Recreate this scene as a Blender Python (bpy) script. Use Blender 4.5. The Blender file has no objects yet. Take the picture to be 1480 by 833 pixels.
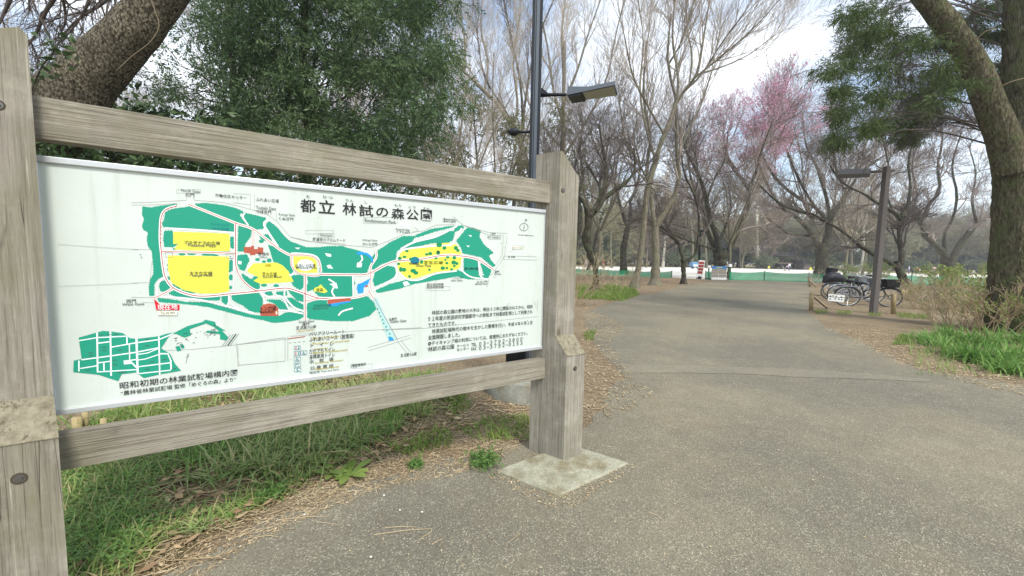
import bpy, math, random
import numpy as np
from mathutils import Matrix, Vector
from mathutils.geometry import tessellate_polygon

random.seed(7)
rng = np.random.default_rng(11)
SC = bpy.context.scene
COL = SC.collection
PI = math.pi

# ------------------------------------------------------------------ camera
F, CX, CY = 560.0, 740.0, 416.5          # focal length and centre, in pixels of a 1480 wide picture
PITCH, ROLL, EYE = 0.0772607, -0.0210929, 1.457
_f = np.array([0, math.cos(PITCH), -math.sin(PITCH)])
_r = np.array([1.0, 0, 0]); _d = np.cross(_f, _r)
_c, _s = math.cos(ROLL), math.sin(ROLL)
CR = np.array([_c*_r+_s*_d, -_s*_r+_c*_d, _f])
CAM = np.array([0, 0, EYE])

def ray(px, py): return CR.T @ np.array([(px-CX)/F, (py-CY)/F, 1.0])
def G(px, py, z=0.0):
    """point of the horizontal plane z seen at a pixel"""
    d = ray(px, py); return CAM + d*((z-EYE)/d[2])
def Y(px, py, y):
    """point at forward distance y"""
    d = ray(px, py); return CAM + d*(y/d[1])

cam = bpy.data.cameras.new('camera'); co = bpy.data.objects.new('camera', cam); COL.objects.link(co)
cam.sensor_width = 36; cam.lens = 36*F/1480; cam.clip_start = 0.05; cam.clip_end = 2000
M = Matrix(((CR[0][0], -CR[1][0], -CR[2][0], 0), (CR[0][1], -CR[1][1], -CR[2][1], 0), (CR[0][2], -CR[1][2], -CR[2][2], EYE), (0, 0, 0, 1)))
co.matrix_world = M
SC.camera = co

# ------------------------------------------------------------------ object helpers
def tag(o, label=None, cat=None, group=None, kind=None):
    if label: o['label'] = label
    if cat: o['category'] = cat
    if group: o['group'] = group
    if kind: o['kind'] = kind
    return o
def thing(name, loc, label, cat, group=None):
    o = bpy.data.objects.new(name, None); COL.objects.link(o); o.location = [float(v) for v in loc]
    o.empty_display_size = 0.2
    return tag(o, label, cat, group)
def wloc(o):
    v = np.zeros(3)
    while o: v = v+np.array(o.location); o = o.parent
    return v
def mk(name, V, faces, mats, parent=None, smooth=False, mi=None):
    """mesh object from numpy vertices (world space) and faces; faces: (M,k) array or list"""
    V = np.asarray(V, dtype=np.float64).reshape(-1, 3)
    if parent is not None: V = V-wloc(parent)
    me = bpy.data.meshes.new(name)
    if isinstance(faces, np.ndarray):
        n, k = faces.shape
        me.vertices.add(len(V)); me.vertices.foreach_set('co', V.astype(np.float32).ravel())
        me.loops.add(n*k); me.loops.foreach_set('vertex_index', faces.astype(np.int32).ravel())
        me.polygons.add(n); me.polygons.foreach_set('loop_start', np.arange(0, n*k, k, dtype=np.int32))
        me.polygons.foreach_set('loop_total', np.full(n, k, dtype=np.int32))
        me.update(calc_edges=True)
    else:
        me.from_pydata([tuple(v) for v in V], [], [tuple(int(i) for i in f) for f in faces]); me.update()
    if not isinstance(mats, (list, tuple)): mats = [mats]
    for m in mats: me.materials.append(m)
    if mi is not None: me.polygons.foreach_set('material_index', np.asarray(mi, dtype=np.int32))
    if smooth: me.polygons.foreach_set('use_smooth', np.ones(len(me.polygons), dtype=bool))
    o = bpy.data.objects.new(name, me); COL.objects.link(o)
    if parent is not None: o.parent = parent
    return o
def copy_tree(o, parent=None):
    c = o.copy(); COL.objects.link(c); c.parent = parent
    for ch in list(o.children): copy_tree(ch, c)
    return c

class MB:
    """collects solids into one mesh"""
    def __init__(s): s.V = []; s.F = []; s.n = 0; s.mi = []
    def add(s, V, F_, m=0):
        V = np.asarray(V, float).reshape(-1, 3)
        s.V.append(V); s.F += [tuple(int(i)+s.n for i in f) for f in F_]; s.mi += [m]*len(F_); s.n += len(V)
    def hexa(s, p, m=0):      # 8 points: bottom 4 ccw, top 4
        s.add(p, [(3, 2, 1, 0), (4, 5, 6, 7), (0, 1, 5, 4), (1, 2, 6, 5), (2, 3, 7, 6), (3, 0, 4, 7)], m)
    def box(s, c, size, m=0, rz=0, R=None):
        x, y, z = [v/2 for v in size]
        P = np.array([(-x,-y,-z),(x,-y,-z),(x,y,-z),(-x,y,-z),(-x,-y,z),(x,-y,z),(x,y,z),(-x,y,z)])
        if R is None: R = np.array([[math.cos(rz), -math.sin(rz), 0], [math.sin(rz), math.cos(rz), 0], [0, 0, 1]])
        s.hexa(P@np.asarray(R).T+np.asarray(c), m)
    def bar(s, a, b, w, h=None, m=0, up=(0, 0, 1)):
        a = np.asarray(a, float); b = np.asarray(b, float); h = h or w
        d = (b-a)/np.linalg.norm(b-a); u = np.asarray(up, float)
        if abs(d@u) > .95: u = np.array([1.0, 0, 0])
        x = np.cross(d, u); x /= np.linalg.norm(x); y = np.cross(x, d)
        P = [a-x*w/2-y*h/2, a+x*w/2-y*h/2, a+x*w/2+y*h/2, a-x*w/2+y*h/2]
        s.hexa(P+[p+(b-a) for p in P], m)
    def tube(s, pts, r, S=8, m=0, closed=False):
        P = np.asarray(pts, float)[None]
        R = np.full(P.shape[:2], r, float) if np.isscalar(r) else np.asarray(r, float)[None]
        V, Q = tubes(P, R, S, closed)
        s.add(V, Q, m)
        if not closed:
            s.F.append(tuple(range(s.n-len(V), s.n-len(V)+S))[::-1]); s.F.append(tuple(range(s.n-S, s.n))); s.mi += [m, m]
    def build(s, name, mats, parent=None, smooth=False):
        return mk(name, np.concatenate(s.V), s.F, mats, parent, smooth, s.mi)

def norm(a): return a/np.maximum(np.linalg.norm(a, axis=-1, keepdims=True), 1e-9)
def tubes(P, R, S, closed=False):
    """P (N,K,3), R (N,K) -> vertices, quads"""
    N, K = P.shape[:2]
    if closed: T = np.roll(P, -1, 1)-np.roll(P, 1, 1)
    else: T = np.gradient(P, axis=1)
    T = norm(T)
    D = norm(P[:, -1]-P[:, 0]) if not closed else norm(np.cross(P[:, 0]-P[:, K//2], P[:, K//4]-P[:, K//2]))
    ref = np.where(np.abs(D[:, 2:3]) > .8, np.array([[1.0, 0.13, 0]]), np.array([[0.1, 0.05, 1.0]]))
    if closed: ref = D
    X = norm(np.cross(T, ref[:, None, :])); Yv = np.cross(T, X)
    a = np.arange(S)*2*PI/S
    V = P[:, :, None]+R[:, :, None, None]*(np.cos(a)[None, None, :, None]*X[:, :, None]+np.sin(a)[None, None, :, None]*Yv[:, :, None])
    n, k, s_ = np.meshgrid(np.arange(N), np.arange(K if closed else K-1), np.arange(S), indexing='ij')
    i = lambda kk, ss: (n*K+kk % K)*S+ss % S
    Q = np.stack([i(k, s_), i(k, s_+1), i(k+1, s_+1), i(k+1, s_)], -1).reshape(-1, 4)
    return V.reshape(-1, 3), Q

def spline(pts, n):
    P = np.asarray(pts, float); m = len(P)
    if m == 2: t = np.linspace(0, 1, n)[:, None]; return P[0]*(1-t)+P[1]*t
    E_ = np.vstack([2*P[0]-P[1], P, 2*P[-1]-P[-2]])
    seg = np.linalg.norm(np.diff(P[:, :3], axis=0), axis=1); cum = np.r_[0, np.cumsum(seg)]
    out = []
    for s_ in np.linspace(0, cum[-1], n):
        i = min(np.searchsorted(cum, s_, side='right')-1, m-2); t = (s_-cum[i])/max(seg[i], 1e-9)
        a, b, c, d = E_[i], E_[i+1], E_[i+2], E_[i+3]
        out.append(.5*((2*b)+(-a+c)*t+(2*a-5*b+4*c-d)*t*t+(-a+3*b-3*c+d)*t**3))
    return np.array(out)

# ------------------------------------------------------------------ materials
def srgb(h):
    """sRGB 0-255 triple to linear"""
    return tuple((c/255/12.92) if c/255 <= .04045 else ((c/255+.055)/1.055)**2.4 for c in h)+(1,)
class NT:
    def __init__(s, name):
        s.m = bpy.data.materials.new(name); s.m.use_nodes = True; s.t = s.m.node_tree
        s.b = s.t.nodes['Principled BSDF']; s.out = s.t.nodes['Material Output']
    def n(s, typ, **kw):
        nd = s.t.nodes.new(typ)
        for k, v in kw.items():
            if k.startswith('i_'):
                key = k[2:].replace('_', ' ')
                nd.inputs[int(key) if key.isdigit() else key].default_value = v
            else: setattr(nd, k, v)
        return nd
    def l(s, a, b): s.t.links.new(a, b)
    def ramp(s, src, stops, interp='LINEAR'):
        r = s.n('ShaderNodeValToRGB'); cr = r.color_ramp; cr.interpolation = interp
        while len(cr.elements) < len(stops): cr.elements.new(.5)
        for e, (p, c) in zip(cr.elements, stops):
            e.position = p; e.color = c if len(c) == 4 else tuple(c)+(1,)
        s.l(src, r.inputs[0]); return r.outputs[0]
    def coord(s, scale=(1, 1, 1), rot=(0, 0, 0), kind='Object'):
        t = s.n('ShaderNodeTexCoord'); m = s.n('ShaderNodeMapping'); m.inputs['Scale'].default_value = scale; src = t.outputs[kind]
        if any(rot): m0 = s.n('ShaderNodeMapping'); m0.inputs['Rotation'].default_value = rot; s.l(src, m0.inputs[0]); src = m0.outputs[0]
        s.l(src, m.inputs[0]); return m.outputs[0]
    def noise(s, co, scale, detail=4, rough=.55, out='Fac'):
        n = s.n('ShaderNodeTexNoise', i_Scale=scale, i_Detail=detail, i_Roughness=rough); s.l(co, n.inputs['Vector']); return n.outputs[out]
    def vor(s, co, scale, out='Color', feature='F1'):
        n = s.n('ShaderNodeTexVoronoi', feature=feature, i_Scale=scale); s.l(co, n.inputs['Vector']); return n.outputs[out]
    def mix(s, f, a, b, mode='MIX'):
        m = s.n('ShaderNodeMix', data_type='RGBA', blend_type=mode)
        for sock, v in ((m.inputs[0], f), (m.inputs[6], a), (m.inputs[7], b)):
            if hasattr(v, 'links'): s.l(v, sock)
            else: sock.default_value = v
        return m.outputs[2]
    def bump(s, h, strength=.5, dist=.01, prev=None):
        b = s.n('ShaderNodeBump', i_Strength=strength, i_Distance=dist); s.l(h, b.inputs['Height'])
        if prev: s.l(prev, b.inputs['Normal'])
        return b.outputs[0]
    def fin(s, col=None, rough=.8, nrm=None, metal=0, spec=.3):
        if col is not None:
            if hasattr(col, 'links'): s.l(col, s.b.inputs['Base Color'])
            else: s.b.inputs['Base Color'].default_value = col
        if hasattr(rough, 'links'): s.l(rough, s.b.inputs['Roughness'])
        else: s.b.inputs['Roughness'].default_value = rough
        if nrm: s.l(nrm, s.b.inputs['Normal'])
        s.b.inputs['Metallic'].default_value = metal; s.b.inputs['Specular IOR Level'].default_value = spec
        return s.m
def plain(name, rgb, rough=.6, metal=0, var=.12, scale=30, spec=.3):
    t = NT(name); c = t.coord(); f = t.noise(c, scale, 3)
    a = tuple(v*(1-var) for v in srgb(rgb)[:3])+(1,); b = tuple(min(1, v*(1+var)) for v in srgb(rgb)[:3])+(1,)
    return t.fin(t.mix(f, a, b), rough, None, metal, spec)
def leafmat(name, cols, rough=.5, trans=.35):
    """random colour per leaf, slightly translucent"""
    t = NT(name); g = t.n('ShaderNodeNewGeometry')
    c = t.ramp(g.outputs['Random Per Island'], [(i/(len(cols)-1), srgb(k)) for i, k in enumerate(cols)])
    c2 = t.noise(t.coord(), 1.6, 2); c = t.mix(t.ramp(c2, [(.35, (0, 0, 0)), (.65, (.35, .35, .35))]), c, srgb(cols[-1]))
    t.fin(c, rough, spec=.25)
    tr = t.n('ShaderNodeBsdfTranslucent'); t.l(c, tr.inputs[0])
    ms = t.n('ShaderNodeMixShader', i_0=trans); t.l(t.b.outputs[0], ms.inputs[1]); t.l(tr.outputs[0], ms.inputs[2]); t.l(ms.outputs[0], t.out.inputs[0])
    return t.m
def bark(name, c1, c2, c3, sc=1.0, bs=.8, moss=None, dist=.03):
    t = NT(name); co_ = t.coord((1, 1, .28)); co2 = t.coord()
    n1 = t.noise(co_, 14*sc, 6, .65); v = t.vor(co_, 22*sc, 'Distance', 'F1'); n2 = t.noise(co2, 3*sc, 3)
    c = t.ramp(n1, [(.3, srgb(c1)), (.52, srgb(c2)), (.72, srgb(c3))])
    c = t.mix(t.ramp(n2, [(.45, (0, 0, 0)), (.65, (.7, .7, .7))]), c, srgb(moss or c3))
    b = t.bump(v, bs, dist); b = t.bump(n1, bs, dist, b)
    return t.fin(c, .92, b, spec=.1)
def wood(name, c1, c2, c3, rot, along):
    """weathered timber, grain along one axis"""
    t = NT(name); sc = [62, 62, 62]; sc[along] = 1.6
    co_ = t.coord(tuple(sc), rot); co2 = t.coord(); sp = [5.0]*3; sp[along] = .35; co3 = t.coord(tuple(sp), rot)
    n = t.noise(co_, 1.0, 8, .7); n2 = t.noise(co2, 6, 5, .7); n3 = t.noise(co3, 1.0, 4, .6)
    sf = [110.0]*3; sf[along] = 2.2; co4 = t.coord(tuple(sf), rot); nf = t.noise(co4, 1.0, 4, .7)
    c = t.ramp(n, [(.25, srgb(c1)), (.42, srgb(c2)), (.66, srgb(c3))])
    c = t.mix(t.ramp(n3, [(.38, (.4, .4, .4)), (.6, (0, 0, 0))]), c, t.mix(.55, c, srgb(tuple(k*.62 for k in c1))))
    c = t.mix(t.ramp(n2, [(.5, (0, 0, 0)), (.75, (.55, .55, .55))]), c, srgb(tuple(min(255, k*1.12) for k in c3)))
    alg = t.noise(co2, 1.7, 5, .7); c = t.mix(t.ramp(alg, [(.48, (0, 0, 0)), (.68, (.6, .6, .6))]), c, srgb((126, 124, 94)))
    kn = t.n('ShaderNodeTexVoronoi', i_Scale=1.0); sk = [7.0]*3; sk[along] = 2.6; t.l(t.coord(tuple(sk), rot), kn.inputs['Vector']); kc = t.n('ShaderNodeSeparateColor'); t.l(kn.outputs['Color'], kc.inputs[0])
    km = t.mix(1.0, t.ramp(kn.outputs['Distance'], [(.06, (1, 1, 1)), (.12, (.35, .35, .35)), (.16, (0, 0, 0))]), t.ramp(kc.outputs[0], [(.86, (0, 0, 0)), (.88, (.8, .8, .8))]), 'MULTIPLY'); c = t.mix(km, c, srgb((84, 68, 50)))
    # long checks in the timber
    sw = [26.0]*3; sw[along] = .55; co5 = t.coord(tuple(sw), rot); vr = t.vor(co5, 1.0, 'Distance', 'DISTANCE_TO_EDGE')
    cr = t.ramp(vr, [(.0, (1, 1, 1)), (.018, (0, 0, 0))])
    nb = t.noise(co2, 2.3, 3); brk = t.ramp(nb, [(.5, (0, 0, 0)), (.58, (1, 1, 1))]); crm = t.mix(1.0, cr, brk, 'MULTIPLY')
    c = t.mix(crm, c, srgb((58, 52, 46)))
    c = t.mix(t.ramp(nf, [(.32, (.5, .5, .5)), (.46, (0, 0, 0))]), c, srgb(tuple(k*.7 for k in c1)))
    c = t.mix(t.ramp(nf, [(.60, (0, 0, 0)), (.72, (.55, .55, .55))]), c, srgb(tuple(min(255, k*1.22) for k in c3)))
    b = t.bump(n, .9, .008); b = t.bump(nf, .7, .006, b)
    return t.fin(c, .88, b, spec=.15)
# ------------------------------------------------------------------ the map sign
P1 = np.array([-1.79045, 1.47891]); BV = np.array([.838842, .544375, 0]); MV = np.array([.802821, -.596221, 0]); NV = np.array([.544375, -.838842, 0])
def S(s, t, z): return np.array([P1[0]+s*BV[0]+t*MV[0], P1[1]+s*BV[1]+t*MV[1], EYE+z])
AZ = math.atan2(BV[1], BV[0])
M_POST = wood('wood_post', (112, 106, 94), (145, 138, 125), (172, 166, 152), (0, 0, 0), 2)
M_RAIL = wood('wood_rail', (108, 101, 88), (141, 134, 119), (168, 162, 147), (0, 0, -AZ), 0)
def capwood():
    t = NT('wood_cap'); c = t.coord(); v = t.noise(t.coord((34, 34, 5), (0, 0, -AZ)), 1.0, 5, .75); n = t.noise(c, 30, 5, .7)
    col = t.ramp(n, [(.3, srgb((108, 101, 84))), (.6, srgb((148, 141, 120)))]); col = t.mix(t.ramp(v, [(.36, (.9, .9, .9)), (.44, (0, 0, 0))]), col, srgb((92, 84, 68)))
    return t.fin(col, .9, t.bump(v, .6, .008), spec=.1)
M_CAP = capwood()
M_ALU = plain('aluminium', (198, 202, 202), .4, .35, .06, 40, .5)
M_STEEL = plain('bolt_steel', (120, 118, 114), .4, .8)
M_HOLESHADE = plain('recess_shade', (76, 68, 56), .9)  # shade of holes put into a dark colour, on solid shapes
M_BLACK = plain('black_paint', (26, 26, 28), .5)
def panelmat():
    t = NT('panel_white'); c = t.coord(); n = t.noise(c, 260, 2, .8); n2 = t.noise(c, 3, 4); n3 = t.noise(c, 45, 5, .75)
    col = t.mix(t.ramp(n2, [(.35, (0, 0, 0)), (.7, (.8, .8, .8))]), srgb((208, 216, 208)), srgb((197, 206, 197)))
    col = t.mix(t.ramp(n3, [(.62, (0, 0, 0)), (.74, (.5, .5, .5))]), col, srgb((170, 172, 158)))
    col = t.mix(t.ramp(n, [(.74, (0, 0, 0)), (.80, (.25, .25, .25))]), col, srgb((120, 128, 116)))
    dr = t.noise(t.coord((16, 16, .9)), 1.0, 4, .7); col = t.mix(t.ramp(dr, [(.54, (0, 0, 0)), (.72, (.4, .4, .4))]), col, srgb((176, 184, 168)))
    return t.fin(col, .34, None, 0, .5)
M_PANEL = panelmat()
def prism(mb, s0, s1, t0, t1, z0, z1, m=0, ztop=None):
    """z1 or ztop=(z at s0t0, s1t0, s1t1, s0t1)"""
    zt = ztop or (z1,)*4; zb = z0 if isinstance(z0, tuple) else (z0,)*4
    c = [(s0, t0), (s1, t0), (s1, t1), (s0, t1)]
    # counter-clockwise from above
    mb.hexa([S(a, b, z) for (a, b), z in zip(c[::-1], zb[::-1])]+[S(a, b, z) for (a, b), z in zip(c[::-1], zt[::-1])], m)

sign = thing('map_sign', (*S(1.2, 0, 0)[:2], 0), 'large weathered timber park map board with two posts, rails and a white printed map', 'map sign')
TOPZ = {'l': .86, 'r': .742}
def post(side):
    w = .176
    if side == 'l': s0, s1 = -.004-w, -.004; 
    else: s0, s1 = 2.411, 2.411+w
    zb = -EYE
    g = .0015
    mb = MB()
    if side == 'r':
        for t0, t1 in ((-.096, -.012), (-.009, .102)):
            prism(mb, s0, s0+.02, t0, t1, zb, .742); prism(mb, s0+.02, s1, t0, t1, zb, 0, 0, (.742, .585, .585, .742))
    else:
        for t0, t1 in ((-.096, -.012), (-.009, .102)):
            prism(mb, s0, s1-.02, t0, t1, zb, 0, 0, (.70, .762, .762, .70)); prism(mb, s1-.02, s1, t0, t1, zb, 0, 0, (.762, .742, .742, .762))
    p = mb.build('post', M_POST, sign)
    bb = MB()
    prism(bb, s0+.001, s1-.001, .104, .2, zb, 0, 0, (-.555, -.555, -.683, -.683))
    br = bb.build('post_brace', M_POST, p)
    # lighter weathered top of the brace, a thin real cap with checks
    cb = MB(); 
    q = [S(s0, .1035, -.5525), S(s1, .1035, -.5525), S(s1, .2035, -.6835), S(s0, .2035, -.6835)]
    cb.hexa([v for v in q[::-1]]+[v+np.array([0, 0, .004]) for v in q[::-1]])
    cb.build('brace_cap', M_CAP, p)
    return p
pl, pr = post('l'), post('r')
def onplane(px, py, t):
    P0 = S(0, t, 0); d = ray(px, py); k = ((P0-CAM)@NV)/(d@NV); return CAM+d*k
def disc(mb, c, r, h, m, seg=20):
    a = np.arange(seg)*2*PI/seg
    ring = np.array([c+r*(math.cos(x)*BV+math.sin(x)*np.array([0, 0, 1.0])) for x in a])
    V = np.vstack([ring, ring+NV*h])
    mb.add(V, [(i, (i+1) % seg, seg+(i+1) % seg, seg+i) for i in range(seg)]+[tuple(range(seg, 2*seg))], m)
def bolt(px, py, t, r, parent):
    c = onplane(px, py, t); mb = MB()
    disc(mb, c, r, .0012, 1); disc(mb, c, r*.72, .0022, 0); disc(mb, c, r*.42, .006, 0)
    mb.build('bolt', [M_STEEL, M_HOLESHADE], parent, False)
bolt(28, 692, .2, .021, pl); bolt(-3, 152, .102, .018, pl); bolt(813.6, 275.6, .102, .017, pr); bolt(831, 533, .2, .017, pr)
# rails
def rail(name, zl, zr, t0=-.055, t1=.028):
    mb = MB(); n = 14; sx = np.linspace(0, 2.409, n+1)
    for i in range(n):
        a, b_ = sx[i]/2.409, sx[i+1]/2.409
        j = lambda k: .0016*math.sin(k*37.1)
        lo = lambda f: zl[0]*(1-f)+zr[0]*f; hi = lambda f: zl[1]*(1-f)+zr[1]*f
        c = [(sx[i], t0), (sx[i+1], t0), (sx[i+1], t1), (sx[i], t1)][::-1]
        zb = [lo(a)+j(i), lo(b_)+j(i+1), lo(b_)+j(i+1), lo(a)+j(i)][::-1]; zt = [hi(a)-j(i), hi(b_)-j(i+1), hi(b_)-j(i+1), hi(a)-j(i)][::-1]
        P = np.array([S(s_, t_, z) for (s_, t_), z in zip(c, zb)]+[S(s_, t_, z) for (s_, t_), z in zip(c, zt)])
        f = [(3, 2, 1, 0), (4, 5, 6, 7), (0, 1, 5, 4), (2, 3, 7, 6)]
        if i == 0: f.append((3, 0, 4, 7))
        if i == n-1: f.append((1, 2, 6, 5))
        mb.add(P, f)
    return mb.build(name, M_RAIL, sign)
rail('top_rail', (.405, .556), (.394, .540)); rail('lower_rail', (-.874, -.730), (-.868, -.727), -.035)
mb = MB(); prism(mb, 2.19, 2.33, -.10, -.075, -.80, -.66); mb.build('steel_bracket', M_BLACK, sign)
# panel: back tray, white face, aluminium edging
def pbox(mb, s0, s1, z0, z1, d0, d1, m=0):
    """box in the panel plane, d along the outward normal"""
    q = [(s0, d1), (s1, d1), (s1, d0), (s0, d0)]
    mb.hexa([S(s_, 0, z0)+NV*d for s_, d in q]+[S(s_, 0, z1)+NV*d for s_, d in q], m)
H0, H1 = -.6555, .3455
mb = MB(); pbox(mb, .004, 2.398, H0+.004, H1-.004, -.03, 0); panel = mb.build('map_panel', M_PANEL, sign)
mb = MB(); pbox(mb, 0, 2.402, H1-.024, H1, -.034, .012); pbox(mb, 0, 2.402, H0, H0+.022, -.034, .012)
pbox(mb, 0, .006, H0+.022, H1-.024, -.034, .006); pbox(mb, 2.394, 2.402, H0+.022, H1-.024, -.034, .006)
fo = mb.build('panel_frame', M_ALU, panel)
bv = fo.modifiers.new('soft', 'BEVEL'); bv.width = .004; bv.segments = 2

# ---- the printed map: flat coloured shapes in the panel plane
LAY = [0.0002]
def BP(px, py, off=0.0):
    P0 = S(0, 0, 0); d = ray(px, py); k = ((P0-CAM)@NV)/(d@NV); return CAM+d*k+NV*off
INK = {'green': (34, 150, 122), 'dgreen': (18, 138, 88), 'yellow': (226, 222, 82), 'white': (236, 242, 240), 'brown': (176, 88, 66), 'road': (196, 128, 104), 'grey': (150, 150, 146),
       'black': (34, 36, 36), 'blue': (40, 150, 214), 'dblue': (24, 120, 140), 'red': (206, 26, 48), 'cream': (238, 236, 214), 'olive': (176, 160, 30), 'pale': (176, 208, 206), 'ink': (70, 84, 84)}
INKS = list(INK); M_INK = [plain('ink_'+k, v, .45, 0, .05, 60) for k, v in INK.items()]
mapV, mapF, mapM = [], [], []
def poly(pts, ink, off=None):
    if off is None: LAY[0] += 5e-6; off = LAY[0]
    n0 = sum(len(v) for v in mapV)
    P = np.array([BP(x, y, off) for x, y in pts])
    tris = tessellate_polygon([[Vector((x, -y, 0)) for x, y in pts]])
    mapV.append(P)
    for t in tris:
        a, b, c = [P[i] for i in t]
        if np.cross(b-a, c-a)@NV < 0: t = t[::-1]
        mapF.append(tuple(n0+i for i in t)); mapM.append(INKS.index(ink))
def scallop(pts, step=3.4, bump=1.25):
    pts = [np.array(p, float) for p in pts]; n = len(pts)
    area = sum(pts[i][0]*pts[(i+1) % n][1]-pts[(i+1) % n][0]*pts[i][1] for i in range(n)); sg = 1 if area > 0 else -1
    out = []
    for i in range(n):
        a, b = pts[i], pts[(i+1) % n]; L = np.linalg.norm(b-a)
        if L < 1e-6: continue
        k = max(1, int(round(L/step))); d = (b-a)/L; nn = np.array([d[1], -d[0]])*sg
        for j in range(k):
            p = a+(b-a)*j/k; q = a+(b-a)*(j+1)/k; h = bump*random.uniform(.55, 1.25)*min(1, L/k/step)
            out += [p, p+(q-p)*.2+nn*h*.75, p+(q-p)*.5+nn*h, p+(q-p)*.8+nn*h*.75]
    return out
def tr(c, pts):
    ox, oy, sc = c; return [(ox+x/sc, oy+y/sc) for x, y in pts]
def ell(cx, cy, rx, ry=None, n=14, wob=0):
    ry = ry or rx; return [(cx+rx*(1+wob*math.sin(5*a))*math.cos(a), cy+ry*(1+wob*math.sin(5*a))*math.sin(a)) for a in [i*2*PI/n for i in range(n)]]
def stroke(pts, w, ink, off=None, smooth=True):
    P = spline(pts, max(6, 4*len(pts))) if (smooth and len(pts) > 2) else np.array(pts, float)
    T = np.gradient(P, axis=0); T /= np.linalg.norm(T, axis=1, keepdims=True); N_ = np.stack([-T[:, 1], T[:, 0]], 1)*w/2
    if off is None: LAY[0] += 5e-6; off = LAY[0]
    n0 = sum(len(v) for v in mapV); A = [BP(x, y, off) for x, y in P+N_]; B_ = [BP(x, y, off) for x, y in P-N_]; k = len(P)
    mapV.append(np.array(A+B_))
    for i in range(k-1):
        t = (n0+i, n0+i+1, n0+k+i+1, n0+k+i); Vv = np.array(A+B_); a, b, c = Vv[i], Vv[i+1], Vv[k+i+1]
        if np.cross(b-a, c-a)@NV < 0: t = t[::-1]
        mapF.append(t); mapM.append(INKS.index(ink))
W_ = (190, 270, 3.968); E_ = (420, 270, 3.331); H_ = (100, 450, 6.167); L_ = (410, 450, 7.048)
gW = [
 [(65,115),(110,122),(160,112),(262,100),(258,112),(200,130),(172,160),(160,230),(160,360),(168,400),(180,450),(186,510),(150,530),(130,560),(128,625),(105,625),(102,580),(110,530),(130,500),(125,440),(118,370),(95,340),(90,290),(100,262),(68,245),(62,225),(75,190),(62,160)],
 [(190,190),(195,150),(230,130),(320,118),(340,118),(592,215),(590,235),(585,262),(400,248),(190,235),(178,215)],
 [(365,100),(430,95),(560,115),(600,125),(640,145),(615,160),(640,195),(665,222),(600,200),(380,112)],
 [(640,150),(770,180),(755,240),(700,245),(665,215),(645,190)],
 [(790,200),(830,230),(880,290),(910,315),(1000,350),(1230,350),(1230,500),(1085,500),(1080,430),(1040,395),(960,385),(915,385),(850,350),(830,330),(800,270),(770,240),(775,215)],
 [(615,225),(640,222),(688,250),(680,290),(650,330),(650,370),(612,370),(612,300)],
 [(610,395),(660,390),(675,420),(660,450),(650,480),(625,475),(608,440)],
 [(785,335),(830,350),(905,390),(915,440),(925,480),(915,505),(870,500),(850,450),(815,430),(800,380)],
 [(735,280),(790,275),(810,305),(790,315),(745,300)],
 [(190,255),(235,255),(240,290),(268,325),(240,345),(190,345),(185,300)],
 [(568,290),(585,290),(585,355),(568,345)], [(165,550),(185,540),(225,555),(230,575),(210,595),(170,600),(160,575)],
 [(560,425),(580,425),(580,480),(560,490)], [(635,500),(680,530),(730,545),(735,580),(720,590),(680,570),(640,530)],
 [(215,612),(260,590),(330,610),(410,630),(510,625),(505,650),(440,650),(350,640),(260,630)],
 [(150,640),(240,650),(320,665),(430,665),(560,700),(680,735),(740,742),(850,742),(880,725),(985,715),(988,745),(960,760),(880,775),(810,778),(760,765),(660,745),(560,720),(450,690),(380,680),(290,670),(160,660)],
 [(520,630),(545,622),(560,640),(548,680),(520,660)], [(575,625),(610,618),(730,612),(750,640),(752,690),(738,720),(690,720),(640,680),(580,650)],
 [(770,605),(800,600),(810,622),(770,622)], [(830,605),(890,600),(890,625),(840,620)], [(900,590),(985,620),(985,660),(950,650),(910,610)], [(860,640),(920,640),(985,680),(985,705),(920,690),(880,660)],
 [(775,650),(850,650),(905,690),(905,708),(850,700),(820,670)], [(925,510),(985,508),(985,575),(970,590),(930,570),(915,540)],
 [(1010,515),(1130,515),(1140,545),(1125,600),(1080,560),(1050,560),(1035,590),(1010,600),(1005,570),(1015,550)],
 [(1010,670),(1060,655),(1120,650),(1120,690),(1230,690),(1230,760),(1130,765),(1010,750)]]
for p in gW: poly(scallop(tr(W_, p)), 'green')
for c in [(745,313,15,11),(723,418,14,9),(760,430,12,8),(790,423,14,12),(250,357,14,6),(300,358,20,6),(350,368,12,5),(427,366,13,8),(520,370,18,6),(550,368,15,6),(290,388,20,7),(345,386,25,7),(440,390,40,7),(480,395,20,6),(215,450,12,10),(215,475,10,10),(215,525,12,10),(250,565,20,9),(272,578,18,9),(305,597,26,10),(350,603,30,8),(400,608,18,7),(490,607,14,9),(570,520,12,18),(568,578,10,10),(760,565,18,9),(830,568,16,9),(715,528,22,15),(1020,520,12,7)]:
    poly(tr(W_, ell(*c)), 'green')
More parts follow.
